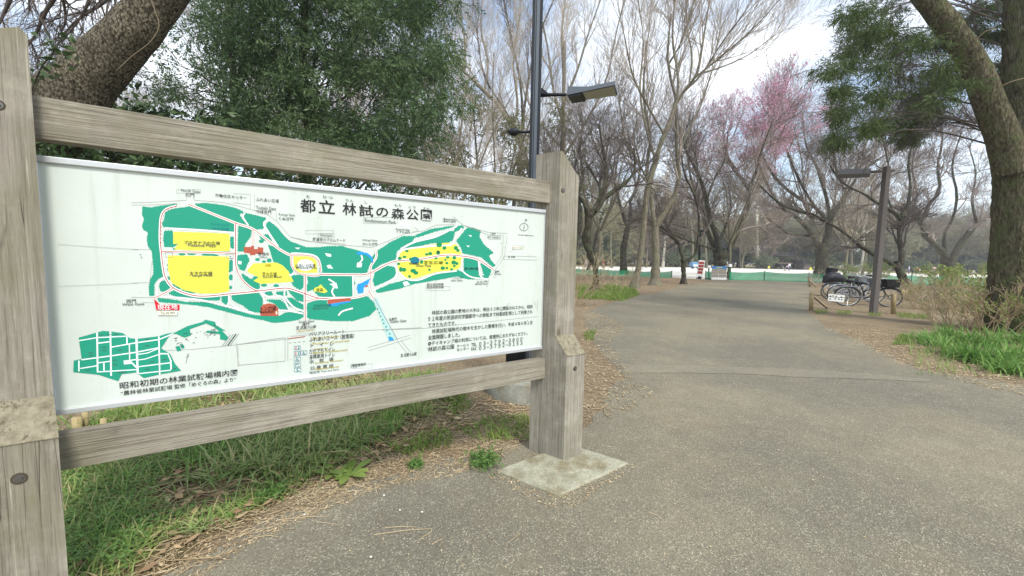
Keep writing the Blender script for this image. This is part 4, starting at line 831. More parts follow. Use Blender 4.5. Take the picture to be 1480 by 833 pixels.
def bare_tree(label, base, paths, mt, mw, spec, group=None, name='bare_tree', cat='tree', rt=None, bloom=None, knob=.06, S=10):
    """paths[0] is the trunk; spec = [(count, length, angle, up, K, jitter, end), ...]"""
    B = G(*base); y0 = B[1]; t = thing(name, B, label, cat, group); rt = rt or y0*.00022
    curves = []
    for j, pp in enumerate(paths):
        dr = 0
        if isinstance(pp, tuple): dr, ys, pp = pp
        else: ys = 0
        P, R = path3(pp, y0+ys, dr)
        if j == 0: P[0][2] = -.05
        curves.append((P, R))
    trunk_mesh('trunk', curves, mt, t, S, knob=knob)
    limbs = [resamp(P, R, 14) for P, R in (curves[1:] or curves)]
    if len(curves[0][0]) > 4 or len(curves) == 1: pass
    P0 = np.array([l[0] for l in limbs]); R0 = np.array([l[1] for l in limbs]); lv = []
    P, R = P0, R0; first = True
    for (cnt, L, ang, up, K, jit, end) in spec:
        P, R = kids(P, R, cnt, .22 if first else .15, 1, L, ang, up, K, jit, .72, rt, end); first = False
        lv.append((P, R))
    twig_mesh('crown', lv, mw, t)
    if bloom:
        P = lv[-1][0].reshape(-1, 3); (bx, by, dy), rad, n = bloom; c = Y(bx, by, y0+dy); d = np.linalg.norm((P-c)/rad, axis=1); P = P[d < 1]
        P = P[rng.integers(0, len(P), n)] if len(P) else P
        V, Q = leafquads(P+rng.normal(0, .08, P.shape), rng.normal(0, 1, P.shape), .0031*y0, .9); mk('blossoms', V, Q, M_BLOSS, t)
    return t

Z4 = [(9, 2.8, .75, .35, 6, .16, 2), (7, 1.7, .7, .25, 5, .16, 1), (6, .95, .65, .2, 4, .15, 1), (3, .5, .6, .1, 3, .12, 1)]
ZUP = [(9, 3.6, .5, .5, 6, .10, 3), (6, 2.0, .5, .45, 5, .10, 2), (5, 1.15, .5, .35, 4, .10, 1), (3, .6, .5, .2, 3, .1, 1)]
GC = 'old cherry trees along the path'
bare_tree('crooked dark cherry tree with a knotted black stem standing in the grass patch', (859.6, 422), [
    [(859.6, 422, 11), (861, 408, 9), (861, 392, 9), (855, 371, 9), (848, 352, 10), (846, 345, 13), (850, 330, 10), (850, 312, 11)],
    (1.5, 0, [(850, 316, 8), (860, 306, 7), (878, 283, 6), (907, 262, 4.5), (918, 241, 4), (916, 215, 3)]), (-1.2, 0, [(850, 314, 7), (842, 291, 5), (828, 275, 4), (815, 262, 3)]),
    (.8, 0, [(852, 312, 8), (868, 285, 6), (876, 252, 5), (872, 220, 4), (866, 180, 3)]), (2, 0, [(861, 306, 5), (868, 296, 4), (866, 270, 3), (850, 240, 2.5)])], M_BARKD, M_TWIGD, Z4, GC, 'cherry_tree', knob=.16)
bare_tree('dark tree leaning over the far net just left of the pale grey leaning trunk', (901.5, 396), [
    [(901.5, 396, 11), (901, 380, 9.5), (901, 360, 9), (905, 340, 8), (908, 324, 8)], (2, 0, [(908, 326, 7), (912, 309, 5), (910, 294, 4.5), (919, 273, 4), (925, 240, 3), (915, 200, 2)]),
    (-2, 0, [(908, 324, 5), (920, 318, 3.5), (936, 318, 2.5), (950, 325, 2)]), (2, 0, [(906, 326, 6), (897, 300, 4), (890, 270, 3), (880, 230, 2)])], M_BARKD, M_TWIGD, [(9, 3.6, .75, .4, 6, .16, 2), (6, 2.2, .7, .3, 5, .16, 1), (5, 1.3, .65, .2, 4, .15, 1), (2, .7, .6, .1, 3, .12, 1)], GC, 'cherry_tree')
bare_tree('black barked tree mostly hidden behind the right sign post', (826, 395), [[(824, 395, 9), (828, 370, 8.5), (832, 347, 8), (838, 326, 7.5), (838, 300, 7)],
    (1, 0, [(838, 302, 6), (836, 280, 5), (843, 255, 4), (838, 220, 3), (842, 180, 2)]), (-2, 0, [(838, 306, 5), (826, 285, 4), (812, 262, 3), (800, 230, 2)])], M_BARKD, M_TWIGD, [(9, 3.4, .75, .4, 6, .16, 2), (6, 2.0, .7, .3, 5, .16, 1), (5, 1.2, .65, .2, 4, .15, 1), (2, .6, .6, .1, 3, .12, 1)], GC, 'cherry_tree')
bare_tree('pale grey slender tree leaning right, its trunk smooth and bare', (919, 416), [[(917, 416, 11), (921, 395, 9), (926, 370, 8.6), (931, 320, 8.4), (936, 273, 8), (947, 236, 7.6), (955, 207, 7.2), (970, 173, 6.6), (977, 148, 6)],
    (.5, 0, [(977, 150, 5), (990, 130, 4.5), (1007, 107, 4), (1016, 60, 3), (1024, 10, 2)]), (2, 0, [(978, 148, 4), (980, 110, 3.4), (972, 60, 2.6), (975, 0, 2)]), (-2, 0, [(986, 134, 4), (1012, 110, 3), (1045, 60, 2.4), (1075, 20, 1.6)]),
    (1.5, 0, [(948, 232, 4), (935, 190, 3.4), (925, 130, 2.8), (930, 60, 2), (922, 0, 1.5)]), (-1.5, 0, [(960, 195, 3.4), (940, 160, 3), (915, 110, 2.4), (900, 40, 1.6)]), (1, 0, [(996, 122, 3), (1000, 80, 2.5), (992, 30, 2), (996, -30, 1.5)]), (-2.5, 0, [(1000, 116, 3), (1030, 92, 2.6), (1066, 62, 2.1), (1100, 30, 1.6), (1130, -5, 1.2)]), (1, 0, [(1008, 108, 2.6), (1046, 96, 2.2), (1084, 78, 1.7), (1118, 52, 1.2)])], M_BARKG, M_TWIGG, ZUP, 'tall grey zelkova trees', 'zelkova_tree')
bare_tree('sturdy grey tree with flared roots forking into two upright limbs', (946, 413), [[(946, 413, 17), (947, 400, 12), (948, 368, 11), (947, 345, 11), (947, 326, 11.5)],
    (1, 0, [(947, 328, 8), (943, 305, 7.4), (941, 278, 6.4), (934, 250, 5), (940, 200, 4.5), (930, 140, 3.4), (934, 60, 2.2)]), (-1.5, 0, [(948, 328, 8.6), (960, 309, 7.5), (973, 287, 7), (982, 260, 6.2), (979, 230, 6), (977, 190, 5), (978, 150, 4.4), (965, 90, 3.2), (970, 20, 2)]),
    (1, 0, [(978, 240, 4), (990, 200, 3.4), (1010, 160, 2.6), (1030, 100, 2)]), (1, 0, [(941, 270, 3.6), (925, 240, 3), (905, 205, 2.4), (895, 150, 1.8)]), (-1, 0, [(965, 95, 3), (985, 60, 2.4), (1000, 10, 1.8)])], M_BARKG, M_TWIGG, ZUP, 'tall grey zelkova trees', 'zelkova_tree')
bare_tree('small dark forked tree beside the red notice board', (988, 411), [[(988, 411, 9), (988, 400, 7.6), (988, 385, 7.6), (988, 376, 9)], (.8, 0, [(988, 378, 6), (984, 362, 5), (981, 352, 5), (968, 338, 4), (955, 328, 3), (940, 320, 2)]),
    (-1, 0, [(989, 378, 5), (998, 372, 5), (1006, 367, 4), (1009, 344, 3.6), (1010, 312, 3.2), (1002, 278, 2.8), (990, 255, 2.4), (985, 225, 2)]), (1, 0, [(1003, 282, 2.4), (1010, 255, 2), (1004, 220, 1.6)])], M_BARKD, M_TWIGD, Z4, GC, 'cherry_tree', knob=.12)
bare_tree('large black cherry tree with many sweeping limbs behind the blue topped notice', (1041, 403.5), [[(1041, 403.5, 20), (1040, 385, 18), (1041, 370, 20), (1040, 362, 20)],
    (3, 0, [(1036, 368, 9), (1031, 355, 8), (1021, 330, 6), (1014, 300, 5), (1002, 270, 4), (995, 235, 3), (998, 190, 2)]), (-3, 0, [(1038, 366, 11), (1037, 347, 9), (1027, 320, 7.6), (1021, 291, 6.4), (1015, 268, 5.4), (1008, 249, 4.6), (995, 226, 4), (985, 200, 3)]),
    (2, 0, [(1044, 374, 11), (1052, 366, 10), (1063, 341, 9), (1076, 315, 7.6), (1081.6, 291, 6.6), (1080, 268, 6), (1063, 249, 5), (1052, 228, 4), (1045, 195, 3)]), (-5, 0, [(1034, 362, 4), (1018, 356, 3.5), (1000, 350, 3), (978, 341, 2.4), (962, 330, 2)]),
    (-4, 0, [(1080, 275, 5), (1092, 250, 4), (1100, 220, 3), (1115, 180, 2)]), (3, 0, [(1021, 291, 4.5), (1032, 260, 3.5), (1048, 230, 3), (1052, 190, 2)]), (2, 0, [(1038, 352, 5), (1048, 330, 4), (1056, 300, 3), (1053, 270, 2.4)])], M_BARKD, M_TWIGP, [(9, 3.8, .8, .35, 6, .17, 2), (7, 2.4, .7, .25, 5, .16, 1), (6, 1.4, .65, .2, 4, .15, 1), (3, .7, .6, .1, 3, .12, 1)], GC, 'cherry_tree', knob=.1,
    bloom=((1066, 176, -1), (4.5, 9, 4.2), 6000))
bare_tree('squat black cherry tree with wide horizontal limbs behind the bicycles', (1188, 402), [[(1188, 402, 24), (1188, 380, 20), (1188, 362, 21), (1189, 352, 23)],
    (-4, 0, [(1182, 356, 10), (1176, 343, 9), (1165, 328, 7), (1150, 313, 6), (1130, 300, 5), (1110, 270, 4), (1098, 240, 3), (1090, 215, 2.4)]), (-3, 0, [(1172, 342, 5), (1155, 340, 4.4), (1138, 337, 4), (1122, 325, 3.4), (1108, 315, 2.4)]), (3, 0, [(1192, 356, 12), (1198, 335, 10), (1200, 314, 8), (1222, 286, 6.4), (1237, 258, 5), (1262, 235, 4), (1285, 222, 3)]),
    (-5, 0, [(1196, 322, 8), (1182, 303, 7), (1160, 290, 6), (1135, 272, 5), (1112, 245, 4), (1100, 215, 3), (1104, 180, 2)]), (4, 0, [(1199, 318, 7), (1197, 298, 5.6), (1190, 270, 4.8), (1180, 240, 4), (1165, 210, 3), (1160, 170, 2)]), (2, 0, [(1180, 303, 5), (1160, 270, 4), (1140, 225, 3), (1130, 190, 2)]),
    (-4, 0, [(1224, 284, 4.5), (1212, 255, 3.6), (1205, 225, 3), (1210, 190, 2)])], M_BARKD, M_TWIGP, [(9, 3.6, .8, .3, 6, .17, 2), (7, 2.2, .7, .25, 5, .16, 1), (6, 1.2, .65, .2, 4, .15, 1), (3, .6, .6, .1, 3, .12, 1)], GC, 'cherry_tree', knob=.1,
    bloom=((1088, 186, -2), (5.6, 12, 5.0), 7500))
bare_tree('dark leaning cherry tree with one long limb reaching left past the wooden lamp', (1309, 415), [[(1309, 415, 17), (1305, 402, 14), (1298, 388, 13), (1293, 380, 12)],
    (-3, 0, [(1297, 388, 9), (1288, 381, 8.4), (1264, 368, 8), (1241, 354, 7), (1220, 336, 6), (1200, 324, 5.4), (1173, 309, 4.6), (1140, 302, 3.6), (1115, 285, 2.6), (1098, 268, 2)]), (1, 0, [(1300, 392, 9), (1303, 371, 8.6), (1300, 348, 8), (1301, 321, 8), (1303, 310, 7.6)]),
    (-2, 0, [(1302, 318, 6), (1291, 306, 6), (1268, 294, 5), (1250, 281, 4.4), (1234, 274, 3.8), (1215, 262, 3), (1200, 240, 2.4)]), (2, 0, [(1303, 314, 6), (1311, 300, 5.4), (1316, 270, 4.6), (1313, 237, 3.8), (1318, 200, 3), (1310, 150, 2)]), (3, 0, [(1290, 305, 4.4), (1280, 275, 3.6), (1284, 240, 3), (1275, 200, 2)])], M_BARKD, M_TWIGD, Z4, GC, 'cherry_tree', knob=.1)
bare_tree('mossy dark cherry tree forking low into a wide V near the big trunk', (1373.5, 404), [[(1373.5, 404, 24), (1372, 385, 22), (1371, 370, 25)],
    (-2, 0, [(1368, 374, 13), (1356, 358, 12), (1338, 342, 10.6), (1332, 324, 8), (1318, 311, 6), (1306, 295, 4.4)]), (1, 0, [(1332, 328, 7), (1340, 299, 6), (1358, 275, 5), (1355, 240, 4), (1362, 200, 3), (1350, 150, 2)]),
    (2, 0, [(1376, 374, 13), (1384, 360, 12), (1399, 338, 10.6), (1415, 321, 8.6), (1430, 316, 7), (1448, 305, 5)]), (-2, 0, [(1366, 365, 7), (1365, 338, 6), (1378, 314, 5), (1383, 280, 4), (1376, 240, 3), (1390, 190, 2)]),
    (-3, 0, [(1318, 311, 4.6), (1325, 280, 4), (1318, 240, 3), (1330, 200, 2)]), (2, 0, [(1412, 323, 5), (1405, 290, 4), (1410, 250, 3), (1400, 210, 2)])], M_BARKD, M_TWIGP, [(10, 3.4, .8, .3, 6, .17, 2), (7, 2.0, .7, .25, 5, .16, 1), (6, 1.1, .65, .2, 4, .15, 1), (3, .55, .6, .1, 3, .12, 1)], GC, 'cherry_tree', knob=.1)
# tall bare trees behind the sign
bare_tree('tall straight bare tree rising behind the lamp head', (822, 396), [[(822, 397, 8), (818, 330, 7), (815, 240, 6), (814, 175, 5.4), (815, 118, 5), (816, 60, 4)], (1, 0, [(814, 180, 4), (800, 130, 3.4), (790, 60, 2.6), (775, 0, 2)]), (-1, 0, [(815, 150, 4), (835, 100, 3.2), (850, 50, 2.4), (868, 0, 1.6)]),
    (2, 0, [(815, 110, 4), (812, 50, 3), (818, -10, 2)]), (-2, 0, [(815, 225, 4), (845, 180, 3.4), (875, 120, 2.6), (890, 50, 2), (905, -10, 1.4)]), (2, 0, [(815, 215, 3.6), (790, 190, 3), (760, 140, 2.4), (745, 80, 1.8)])], M_BARKG, M_TWIGG, ZUP, 'tall grey zelkova trees', 'zelkova_tree', rt=.0058)
bare_tree('bare tree leaning left across the sky with a pale trunk behind the black pole', (800, 396), [[(800, 397, 8), (782, 320, 7.4), (760, 230, 7), (745, 192, 6.6), (736, 175, 6.4)], (-1, 0, [(738, 180, 6), (720, 152, 5.6), (702, 134, 5.2), (680, 112, 4.8), (662, 97, 4), (645, 60, 3), (640, 0, 2)]),
    (1, 0, [(742, 188, 4), (748, 150, 3.4), (742, 90, 2.8), (752, 20, 2)]), (2, 0, [(700, 133, 3.6), (705, 90, 3), (695, 40, 2.2), (700, -20, 1.6)]), (-2, 0, [(722, 154, 3.4), (700, 160, 2.6), (675, 150, 2)]), (0, 0, [(670, 103, 3.4), (672, 60, 2.6), (660, 10, 2)])], M_BARKG, M_TWIGG, ZUP, 'tall grey zelkova trees', 'zelkova_tree', rt=.0055)
bare_tree('slim dark bare tree between the hedge foliage and the black pole', (735, 394), [[(735, 394, 6), (742, 300, 5.6), (752, 230, 5), (756, 170, 4.6)], (1, 0, [(756, 175, 4), (752, 120, 3), (740, 60, 2.4), (728, 0, 1.8)]), (-1, 0, [(756, 170, 4), (765, 110, 3), (780, 50, 2.4), (800, 0, 1.6)]), (-1, 0, [(754, 200, 3.4), (730, 160, 2.6), (700, 110, 2), (690, 50, 1.6)])], M_BARKD, M_TWIGD, ZUP, None, 'bare_tree', rt=.007)

def vase(rng_, H, spread, nl, r0):
    """a generic upright crown: trunk and limbs in metres from the origin"""
    th = H*rng_.uniform(.22, .34); tr_ = np.array([[0, 0, -.1], [rng_.normal(0, .1), rng_.normal(0, .1), th*.5], [rng_.normal(0, .25), rng_.normal(0, .25), th]])
    C = [(tr_, np.array([r0*1.2, r0, r0*.9]))]
    for i in range(nl):
        a = i*2*PI/nl+rng_.uniform(-.4, .4); sp = spread*rng_.uniform(.5, 1.1); top = H*rng_.uniform(.72, .92)
        P = np.array([tr_[-1], tr_[-1]+[math.cos(a)*sp*.35, math.sin(a)*sp*.35, (top-th)*.3], tr_[-1]+[math.cos(a)*sp*.65, math.sin(a)*sp*.65, (top-th)*.65], tr_[-1]+[math.cos(a)*sp, math.sin(a)*sp, top-th]])
        P[1:3] += rng_.normal(0, .04*H*.3, (2, 3)); C.append((P, np.array([r0*.6, r0*.42, r0*.28, r0*.12])))
    return C
def vase_tree(label, loc, H, spread, nl, r0, mt, mw, spec, group, rt, name='bare_tree'):
    t = thing(name, loc, label, 'tree', group); C = [(P+np.array(loc), R) for P, R in vase(rng, H, spread, nl, r0)]
    trunk_mesh('trunk', C, mt, t, 8, 10); L_2 = [resamp(P, R, 10) for P, R in C[1:]]
    P, R = np.array([l[0] for l in L_2]), np.array([l[1] for l in L_2]); lv = []
    for (cnt, L, ang, up, K, jit, end) in spec:
        P, R = kids(P, R, cnt, .15, 1, L, ang, up, K, jit, .62, rt, end); lv.append((P, R))
    twig_mesh('crown', lv, mw, t); return t
MID = [(8, 4.2, .55, .5, 5, .12, 2), (6, 2.4, .55, .4, 4, .12, 2), (5, 1.4, .55, .3, 3, .12, 1), (2, .8, .5, .2, 3, .1, 1)]
# taller trees that fill the sky behind the path trees
gm = 'tall bare trees beyond the path'
a_ = vase_tree('tall bare tree with fine brown twigs beyond the path trees', (-1.5, 34, 0), 19, 6.5, 7, .2, M_BARKG, M_TWIGG, MID, gm, .008)
b_ = vase_tree('tall bare tree with fine brown twigs beyond the path trees', (9.0, 42, 0), 20, 7.0, 7, .2, M_BARKG, M_TWIGP, MID, gm, .009)
def put(src, x, y, rz, sc, label=None, group=None):
    c = copy_tree(src); c.location = (x, y, 0); c.rotation_euler = (0, 0, rz); c.scale = (sc, sc, sc)
    if label: c['label'] = label
    if group: c['group'] = group
    return c
for x, y, rz, sc, s_ in ((3.5, 50, 1.0, .95, 0), (-9, 36, 3.0, 1.0, 1), (-15, 30, 4.1, .95, 0), (-4, 25, .6, .72, 0),  (-22, 36, 2.2, 1.1, 1), (19, 34, .9, .62, 0), (36, 42, 4.4, .66, 0), (45, 50, 5.4, .75, 1), (36, 46, .8, 1.1, 1)): put((a_, b_)[s_], x, y, rz, sc)

for x, y, rz, sc, s_ in ((-30, 26, .4, .8, 0), (-38, 40, 1.4, .95, 1), (-52, 30, 2.6, .9, 0), (-46, 52, 3.3, 1.0, 1), (-64, 46, 4.2, .95, 0), (-27, 48, 5.2, 1.0, 0)): put((a_, b_)[s_], x, y, rz, sc)
# ---- foliage
def spray_cloud(C, Rr, per, nleaf, L, asp, mat, parent, name='crown', sprL=.3, droop=.35, shell=.5):
    """clumps of leaf sprays; C (N,3) centres, Rr (N,3) radii"""
    N = len(C); d = norm(rng.normal(0, 1, (N, per, 3))); u = rng.uniform(0, 1, (N, per, 1))**(1/3*(1-shell)+.0001+.15)
    P = C[:, None]+d*u*Rr[:, None]; D = norm(d*1.0+rng.normal(0, .6, d.shape)+np.array([0, 0, -droop])); P = P.reshape(-1, 3); D = D.reshape(-1, 3); M_ = len(P)
    sl = sprL*rng.uniform(.5, 1.2, M_)[:, None]; X = norm(np.cross(D, rng.normal(0, 1, D.shape))); VV = []
    t = (np.arange(nleaf)+.5)/nleaf
    pos = P[:, None]+D[:, None]*(t[None, :, None]*sl[:, None]); sd = np.where(np.arange(nleaf) % 2, 1.0, -1.0)
    ld = norm(D[:, None]*.9+X[:, None]*sd[None, :, None]*.8+rng.normal(0, .25, pos.shape)+np.array([0, 0, -droop*.5]))
    Ls = L*rng.uniform(.6, 1.2, (M_, nleaf)).reshape(-1)
    V, Q = leafquads(pos.reshape(-1, 3), ld.reshape(-1, 3), Ls, asp)
    return mk(name, V, Q, mat, parent)
def pxclumps(poly_, n, y0, y1, rpx, gap=None, sq=.75):
    P = np.array(poly_, float); lo, hi = P.min(0), P.max(0); out = []
    while len(out) < n:
        q = rng.uniform(lo, hi)
        if inpoly(q[None], P)[0]:
            if gap and math.sin(q[0]*gap[0]+2*math.sin(q[1]*gap[0]*1.3))+math.sin(q[1]*gap[0]*1.6+q[0]*gap[0]*.5) < gap[1]: continue
            yy = rng.uniform(y0, y1); s_ = yy/F; r = rpx*rng.uniform(.6, 1.3)*s_; out.append((Y(q[0], q[1], yy), (r, r, r*sq)))
    return np.array([o[0] for o in out]), np.array([o[1] for o in out])
def limb_to(C, trunkP, n, r, name, mat, parent):
    """thin limbs from the stem out to some of the clumps"""
    VV, QQ, k = [], [], 0
    for i in rng.choice(len(C), min(n, len(C)), replace=False):
        c = C[i]; zi = max(.3, c[2]-np.linalg.norm(c[:2]-trunkP[0][:2])*.35); j = np.argmin(np.abs(trunkP[:, 2]-zi)); a = trunkP[j]
        mid = (a+c)/2+np.array([0, 0, .12*np.linalg.norm(c-a)])*rng.uniform(-.4, 1); P = spline([a, mid, c], 7)+rng.normal(0, .02, (7, 3)); P[0] = a
        V, Q = tubes(P[None], np.linspace(r, r*.3, 7)[None], 5); VV.append(V); QQ.append(Q+k); k += len(V)
    return mk(name, np.concatenate(VV), np.concatenate(QQ), mat, parent, True)

# the large evergreen behind the sign
EV = [(330, -160), (655, -160), (650, 10), (632, 50), (662, 84), (640, 112), (668, 128), (636, 158), (600, 172), (628, 200), (640, 236), (560, 250), (380, 215), (320, 190), (345, 140), (300, 120), (340, 80), (290, 40), (318, 0)]
B = G(452, 470); t = thing('evergreen_tree', B, 'large dense dark evergreen tree filling the view above the middle of the sign', 'tree')
st = np.array([Y(445, 470, B[1]), Y(440, 300, B[1]), Y(446, 200, B[1]), Y(438, 100, B[1]), Y(442, -20, B[1]), Y(445, -150, B[1])]); st[0, 2] = -.05
trunk_mesh('trunk', [(st, np.array([.14, .11, .09, .075, .06, .04]))], M_BARKD, t, 10, 24)
C, Rr = pxclumps(EV, 330, B[1]-2.2, B[1]+2.6, 27, (.045, -.9)); sP = spline(st, 40)
spray_cloud(C, Rr, 58, 15, .056, .32, M_HINOKI, t, sprL=.26, droop=.45); limb_to(C, sP, 60, .016, 'limb', M_BARKD, t)
C2, R2 = pxclumps(EV, 110, B[1]-2.4, B[1]+1.2, 20, (.06, -.2)); spray_cloud(C2, R2, 30, 12, .072, .30, M_HINL, t, 'sprays', sprL=.34, droop=.6)
# lighter, gappy tree left of it
B = G(330, 480); t = thing('evergreen_tree', B, 'sparse evergreen tree with bright gaps between its leaves right of the leaning trunk', 'tree')
st = np.array([Y(330, 480, B[1]), Y(325, 300, B[1]), Y(338, 150, B[1]), Y(330, 0, B[1]), Y(335, -120, B[1])]); st[0, 2] = -.05
trunk_mesh('trunk', [(st, np.array([.09, .08, .06, .05, .04]))], M_BARKD, t, 8, 20)
C, Rr = pxclumps([(255, -60), (400, -60), (400, 60), (380, 210), (270, 190), (215, 160), (200, 110), (240, 60), (262, 20)], 64, B[1]-1.2, B[1]+1.2, 22, (.06, -.2)); sP = spline(st, 40)
spray_cloud(C, Rr, 22, 11, .06, .36, M_HINOKI, t, sprL=.26, droop=.3); limb_to(C, sP, 50, .014, 'limb', M_BARKD, t)
# olive foliage further back
def bush_tree(label, base, poly_, n, dy, rpx, per, mat, L=.09, gap=(.05, -.3), nleaf=9, mt=None, name='evergreen_tree', group=None, sprL=.35, stemr=.1, nl=40):
    B = G(*base); t = thing(name, B, label, 'tree', group); P = np.array(poly_, float); top = P[:, 1].min(); cxm = P[:, 0].mean()
    st = np.array([Y(base[0], base[1], B[1]), Y((base[0]+cxm)/2, (base[1]+top)/2, B[1]), Y(cxm, top+20, B[1])]); st[0, 2] = -.05
    trunk_mesh('trunk', [(st, np.array([stemr, stemr*.8, stemr*.4]))], mt or M_BARKD, t, 8, 14)
    C, Rr = pxclumps(poly_, n, B[1]-dy, B[1]+dy, rpx, gap); spray_cloud(C, Rr, per, nleaf, L, .4, mat, t, sprL=sprL); limb_to(C, spline(st, 24), nl, stemr*.2, 'limb', mt or M_BARKD, t)
    return t
bush_tree('olive green bushy tree behind the top rail near the black pole', (700, 400), [(610, 200), (640, 140), (672, 120), (700, 150), (745, 165), (768, 210), (770, 300), (640, 300), (600, 250)], 80, 2.5, 14, 20, M_OLIVE, .2, stemr=.12, sprL=.6)
bush_tree('brownish olive tree showing between the pole and the right sign post', (800, 404), [(785, 170), (805, 145), (838, 165), (850, 210), (846, 290), (830, 330), (780, 320), (776, 230)], 50, 2, 11, 14, M_OLIVE, .17, stemr=.1, sprL=.5)
bush_tree('low brown green thicket tree left behind the path trees', (850, 391), [(830, 290), (870, 262), (905, 285), (925, 330), (925, 372), (830, 376)], 46, 3, 12, 14, M_FARBR, .3, sprL=.8, stemr=.2)
# shrubs seen through the slot above the panel
SG = 'shrubs behind the sign'
for i, (base, poly_, n, rp, per, mt_, L, lab) in enumerate((
    ((235, 520), [(150, 190), (165, 155), (230, 140), (300, 150), (350, 175), (420, 205), (400, 290), (150, 280)], 44, 20, 15, M_CAMELL, .10, 'glossy broad leaved shrub peeping over the rail right of the leaning trunk'),
    ((480, 500), [(400, 215), (500, 225), (600, 240), (620, 310), (400, 310)], 34, 20, 18, M_HINOKI, .07, 'dark clipped shrub seen through the slot above the park map title'),
    ((660, 480), [(600, 240), (700, 255), (770, 275), (770, 330), (600, 320)], 34, 18, 14, M_OLIVE, .07, 'brownish shrub seen through the slot beside the black pole'),
    ((80, 540), [(40, 185), (75, 190), (140, 215), (150, 290), (40, 290)], 18, 18, 15, M_CAMELL, .10, 'dark leaved shrub in the slot under the leaning trunk'))):
    B = G(*base); t = thing('shrub', B, lab, 'shrub', SG); C, Rr = pxclumps(poly_, n, B[1]-.5, B[1]+.5, rp, (.07, -.5)); spray_cloud(C, Rr, per, 8, L, .46, mt_, t, 'leaves', sprL=.2, droop=.2)
    stm = np.array([[B[0], B[1], -.03], [B[0]+.05, B[1], 1.0], [B[0], B[1]+.05, 2.0]]); limb_to(C, spline(stm, 20), 26, .014, 'stems', M_TWIGD, t)
    MBs = MB(); MBs.tube(stm, [.03, .025, .02], 7); MBs.build('stem', M_BARKD, t, True)

# the leaning trunk on the left
B = G(-75, 560); y0 = 4.4
t = thing('leaning_tree', (Y(-60, 400, y0)[0], y0, 0), 'huge rough barked trunk leaning right over the left end of the sign', 'tree')
cv = []
P = np.array([Y(-190, 700, y0), Y(-90, 520, y0), Y(-20, 340, y0), Y(28, 240, y0), Y(84, 172, y0), Y(126, 116, y0), Y(180, 60, y0), Y(231, 0, y0), Y(280, -70, y0), Y(340, -170, y0)]); P[0, 2] = -.1
R = np.array([.52, .46, .41, .375, .33, .265, .22, .195, .18, .15]); cv.append((P, R))
cv.append((np.array([Y(60, 225, y0), Y(62, 205, y0), Y(76, 180, y0-.05), Y(100, 150, y0-.05), Y(140, 104, y0)]), np.array([.18, .22, .23, .2, .12])))
cv.append((np.array([Y(245, -20, y0+.1), Y(190, -80, y0+.3), Y(110, -130, y0+.3), Y(20, -160, y0)]), np.array([.2, .16, .12, .08])))
cv.append((np.array([Y(300, -130, y0), Y(360, -180, y0-.4), Y(420, -200, y0-.8)]), np.array([.16, .1, .06])))
trunk_mesh('trunk', cv, M_BARKL, t, 28, 60, knob=.025, flare=1.0)
lb = [resamp(np.array(a), np.array(r), 12) for a, r in (
    ([Y(150, -90, y0+.3), Y(110, -40, y0+.5), Y(70, 10, y0+.7), Y(46, 60, y0+.8), Y(20, 80, y0+.8)], [.05, .035, .022, .014, .008]),
    ([Y(60, -120, y0+.5), Y(30, -40, y0+.6), Y(8, 15, y0+.7), Y(-20, 70, y0+.8)], [.05, .03, .018, .008]), ([Y(170, -100, y0+.6), Y(140, -30, y0+.9), Y(120, 20, y0+1), Y(90, 60, y0+1)], [.04, .026, .016, .008]),
    ([Y(190, -90, y0+1), Y(165, -10, y0+1.3), Y(100, 40, y0+1.4), Y(60, 110, y0+1.4)], [.04, .025, .015, .006]), ([Y(120, -110, y0+.6), Y(90, -30, y0+.8), Y(95, 30, y0+1), Y(80, 60, y0+1)], [.03, .02, .014, .006]))]
P, R = np.array([l[0] for l in lb]), np.array([l[1] for l in lb]); lv = [(P, R)]
for sp in ((8, .9, .8, -.35, 6, .14, 1), (6, .5, .7, -.3, 5, .12, 1), (5, .3, .6, -.2, 4, .1, 1)):
    P, R = kids(P, R, sp[0], .1, 1, sp[1], sp[2], sp[3], sp[4], sp[5], .6, .0022, sp[6]); lv.append((P, R))
twig_mesh('twigs', lv, M_TWIGD, t)
mb = MB(); mb.tube(spline([Y(210, -30, y0-.22), Y(222, 10, y0-.22), Y(230, 38, y0-.22), Y(216, 62, y0-.24), Y(190, 82, y0-.26), Y(167, 104, y0-.28)], 18), .0045, 6); mb.build('hanging_vine', plain('vine_bark', (120, 108, 88), .9), t, True)
mb = MB(); mb.tube([Y(192, 14, y0-.16), Y(186, 26, y0-.16), Y(178, 40, y0-.17), Y(172, 56, y0-.18)], [.008, .022, .018, .005], 8); mb.build('hollow_shade', M_HOLESHADE, t, True)  # solid dark sliver on the bark, its colour stands for a slit's shade
# dark camellia leaves beside the near post
B = G(20, 620); t = thing('camellia', (B[0], B[1]+.6, 0), 'small dark camellia with few large leaves right of the near sign post top', 'shrub')
cl = [(66, 54), (80, 60), (92, 52), (70, 68), (88, 74), (100, 62), (62, 84), (80, 84), (96, 82), (76, 92), (108, 90), (46, 108), (58, 112), (72, 112), (50, 118)]
P = np.array([Y(x, y, B[1]+.5) for x, y in cl]); P2 = np.repeat(P, 4, 0)+rng.normal(0, .022, (len(P)*4, 3))
V, Q = leafquads(P2, rng.normal(0, 1, P2.shape)*np.array([1, .6, .35]), .085, .5); mk('leaves', V, Q, M_CAMELL, t)
stm = spline([(B[0], B[1]+.6, -.02), Y(20, 300, B[1]+.6), Y(45, 130, B[1]+.5), Y(82, 70, B[1]+.5)], 16); mb = MB(); mb.tube(stm, np.linspace(.02, .005, 16), 6); mb.tube([stm[12], P[12]], .005, 5); mb.build('stem', M_BARKD, t, True)

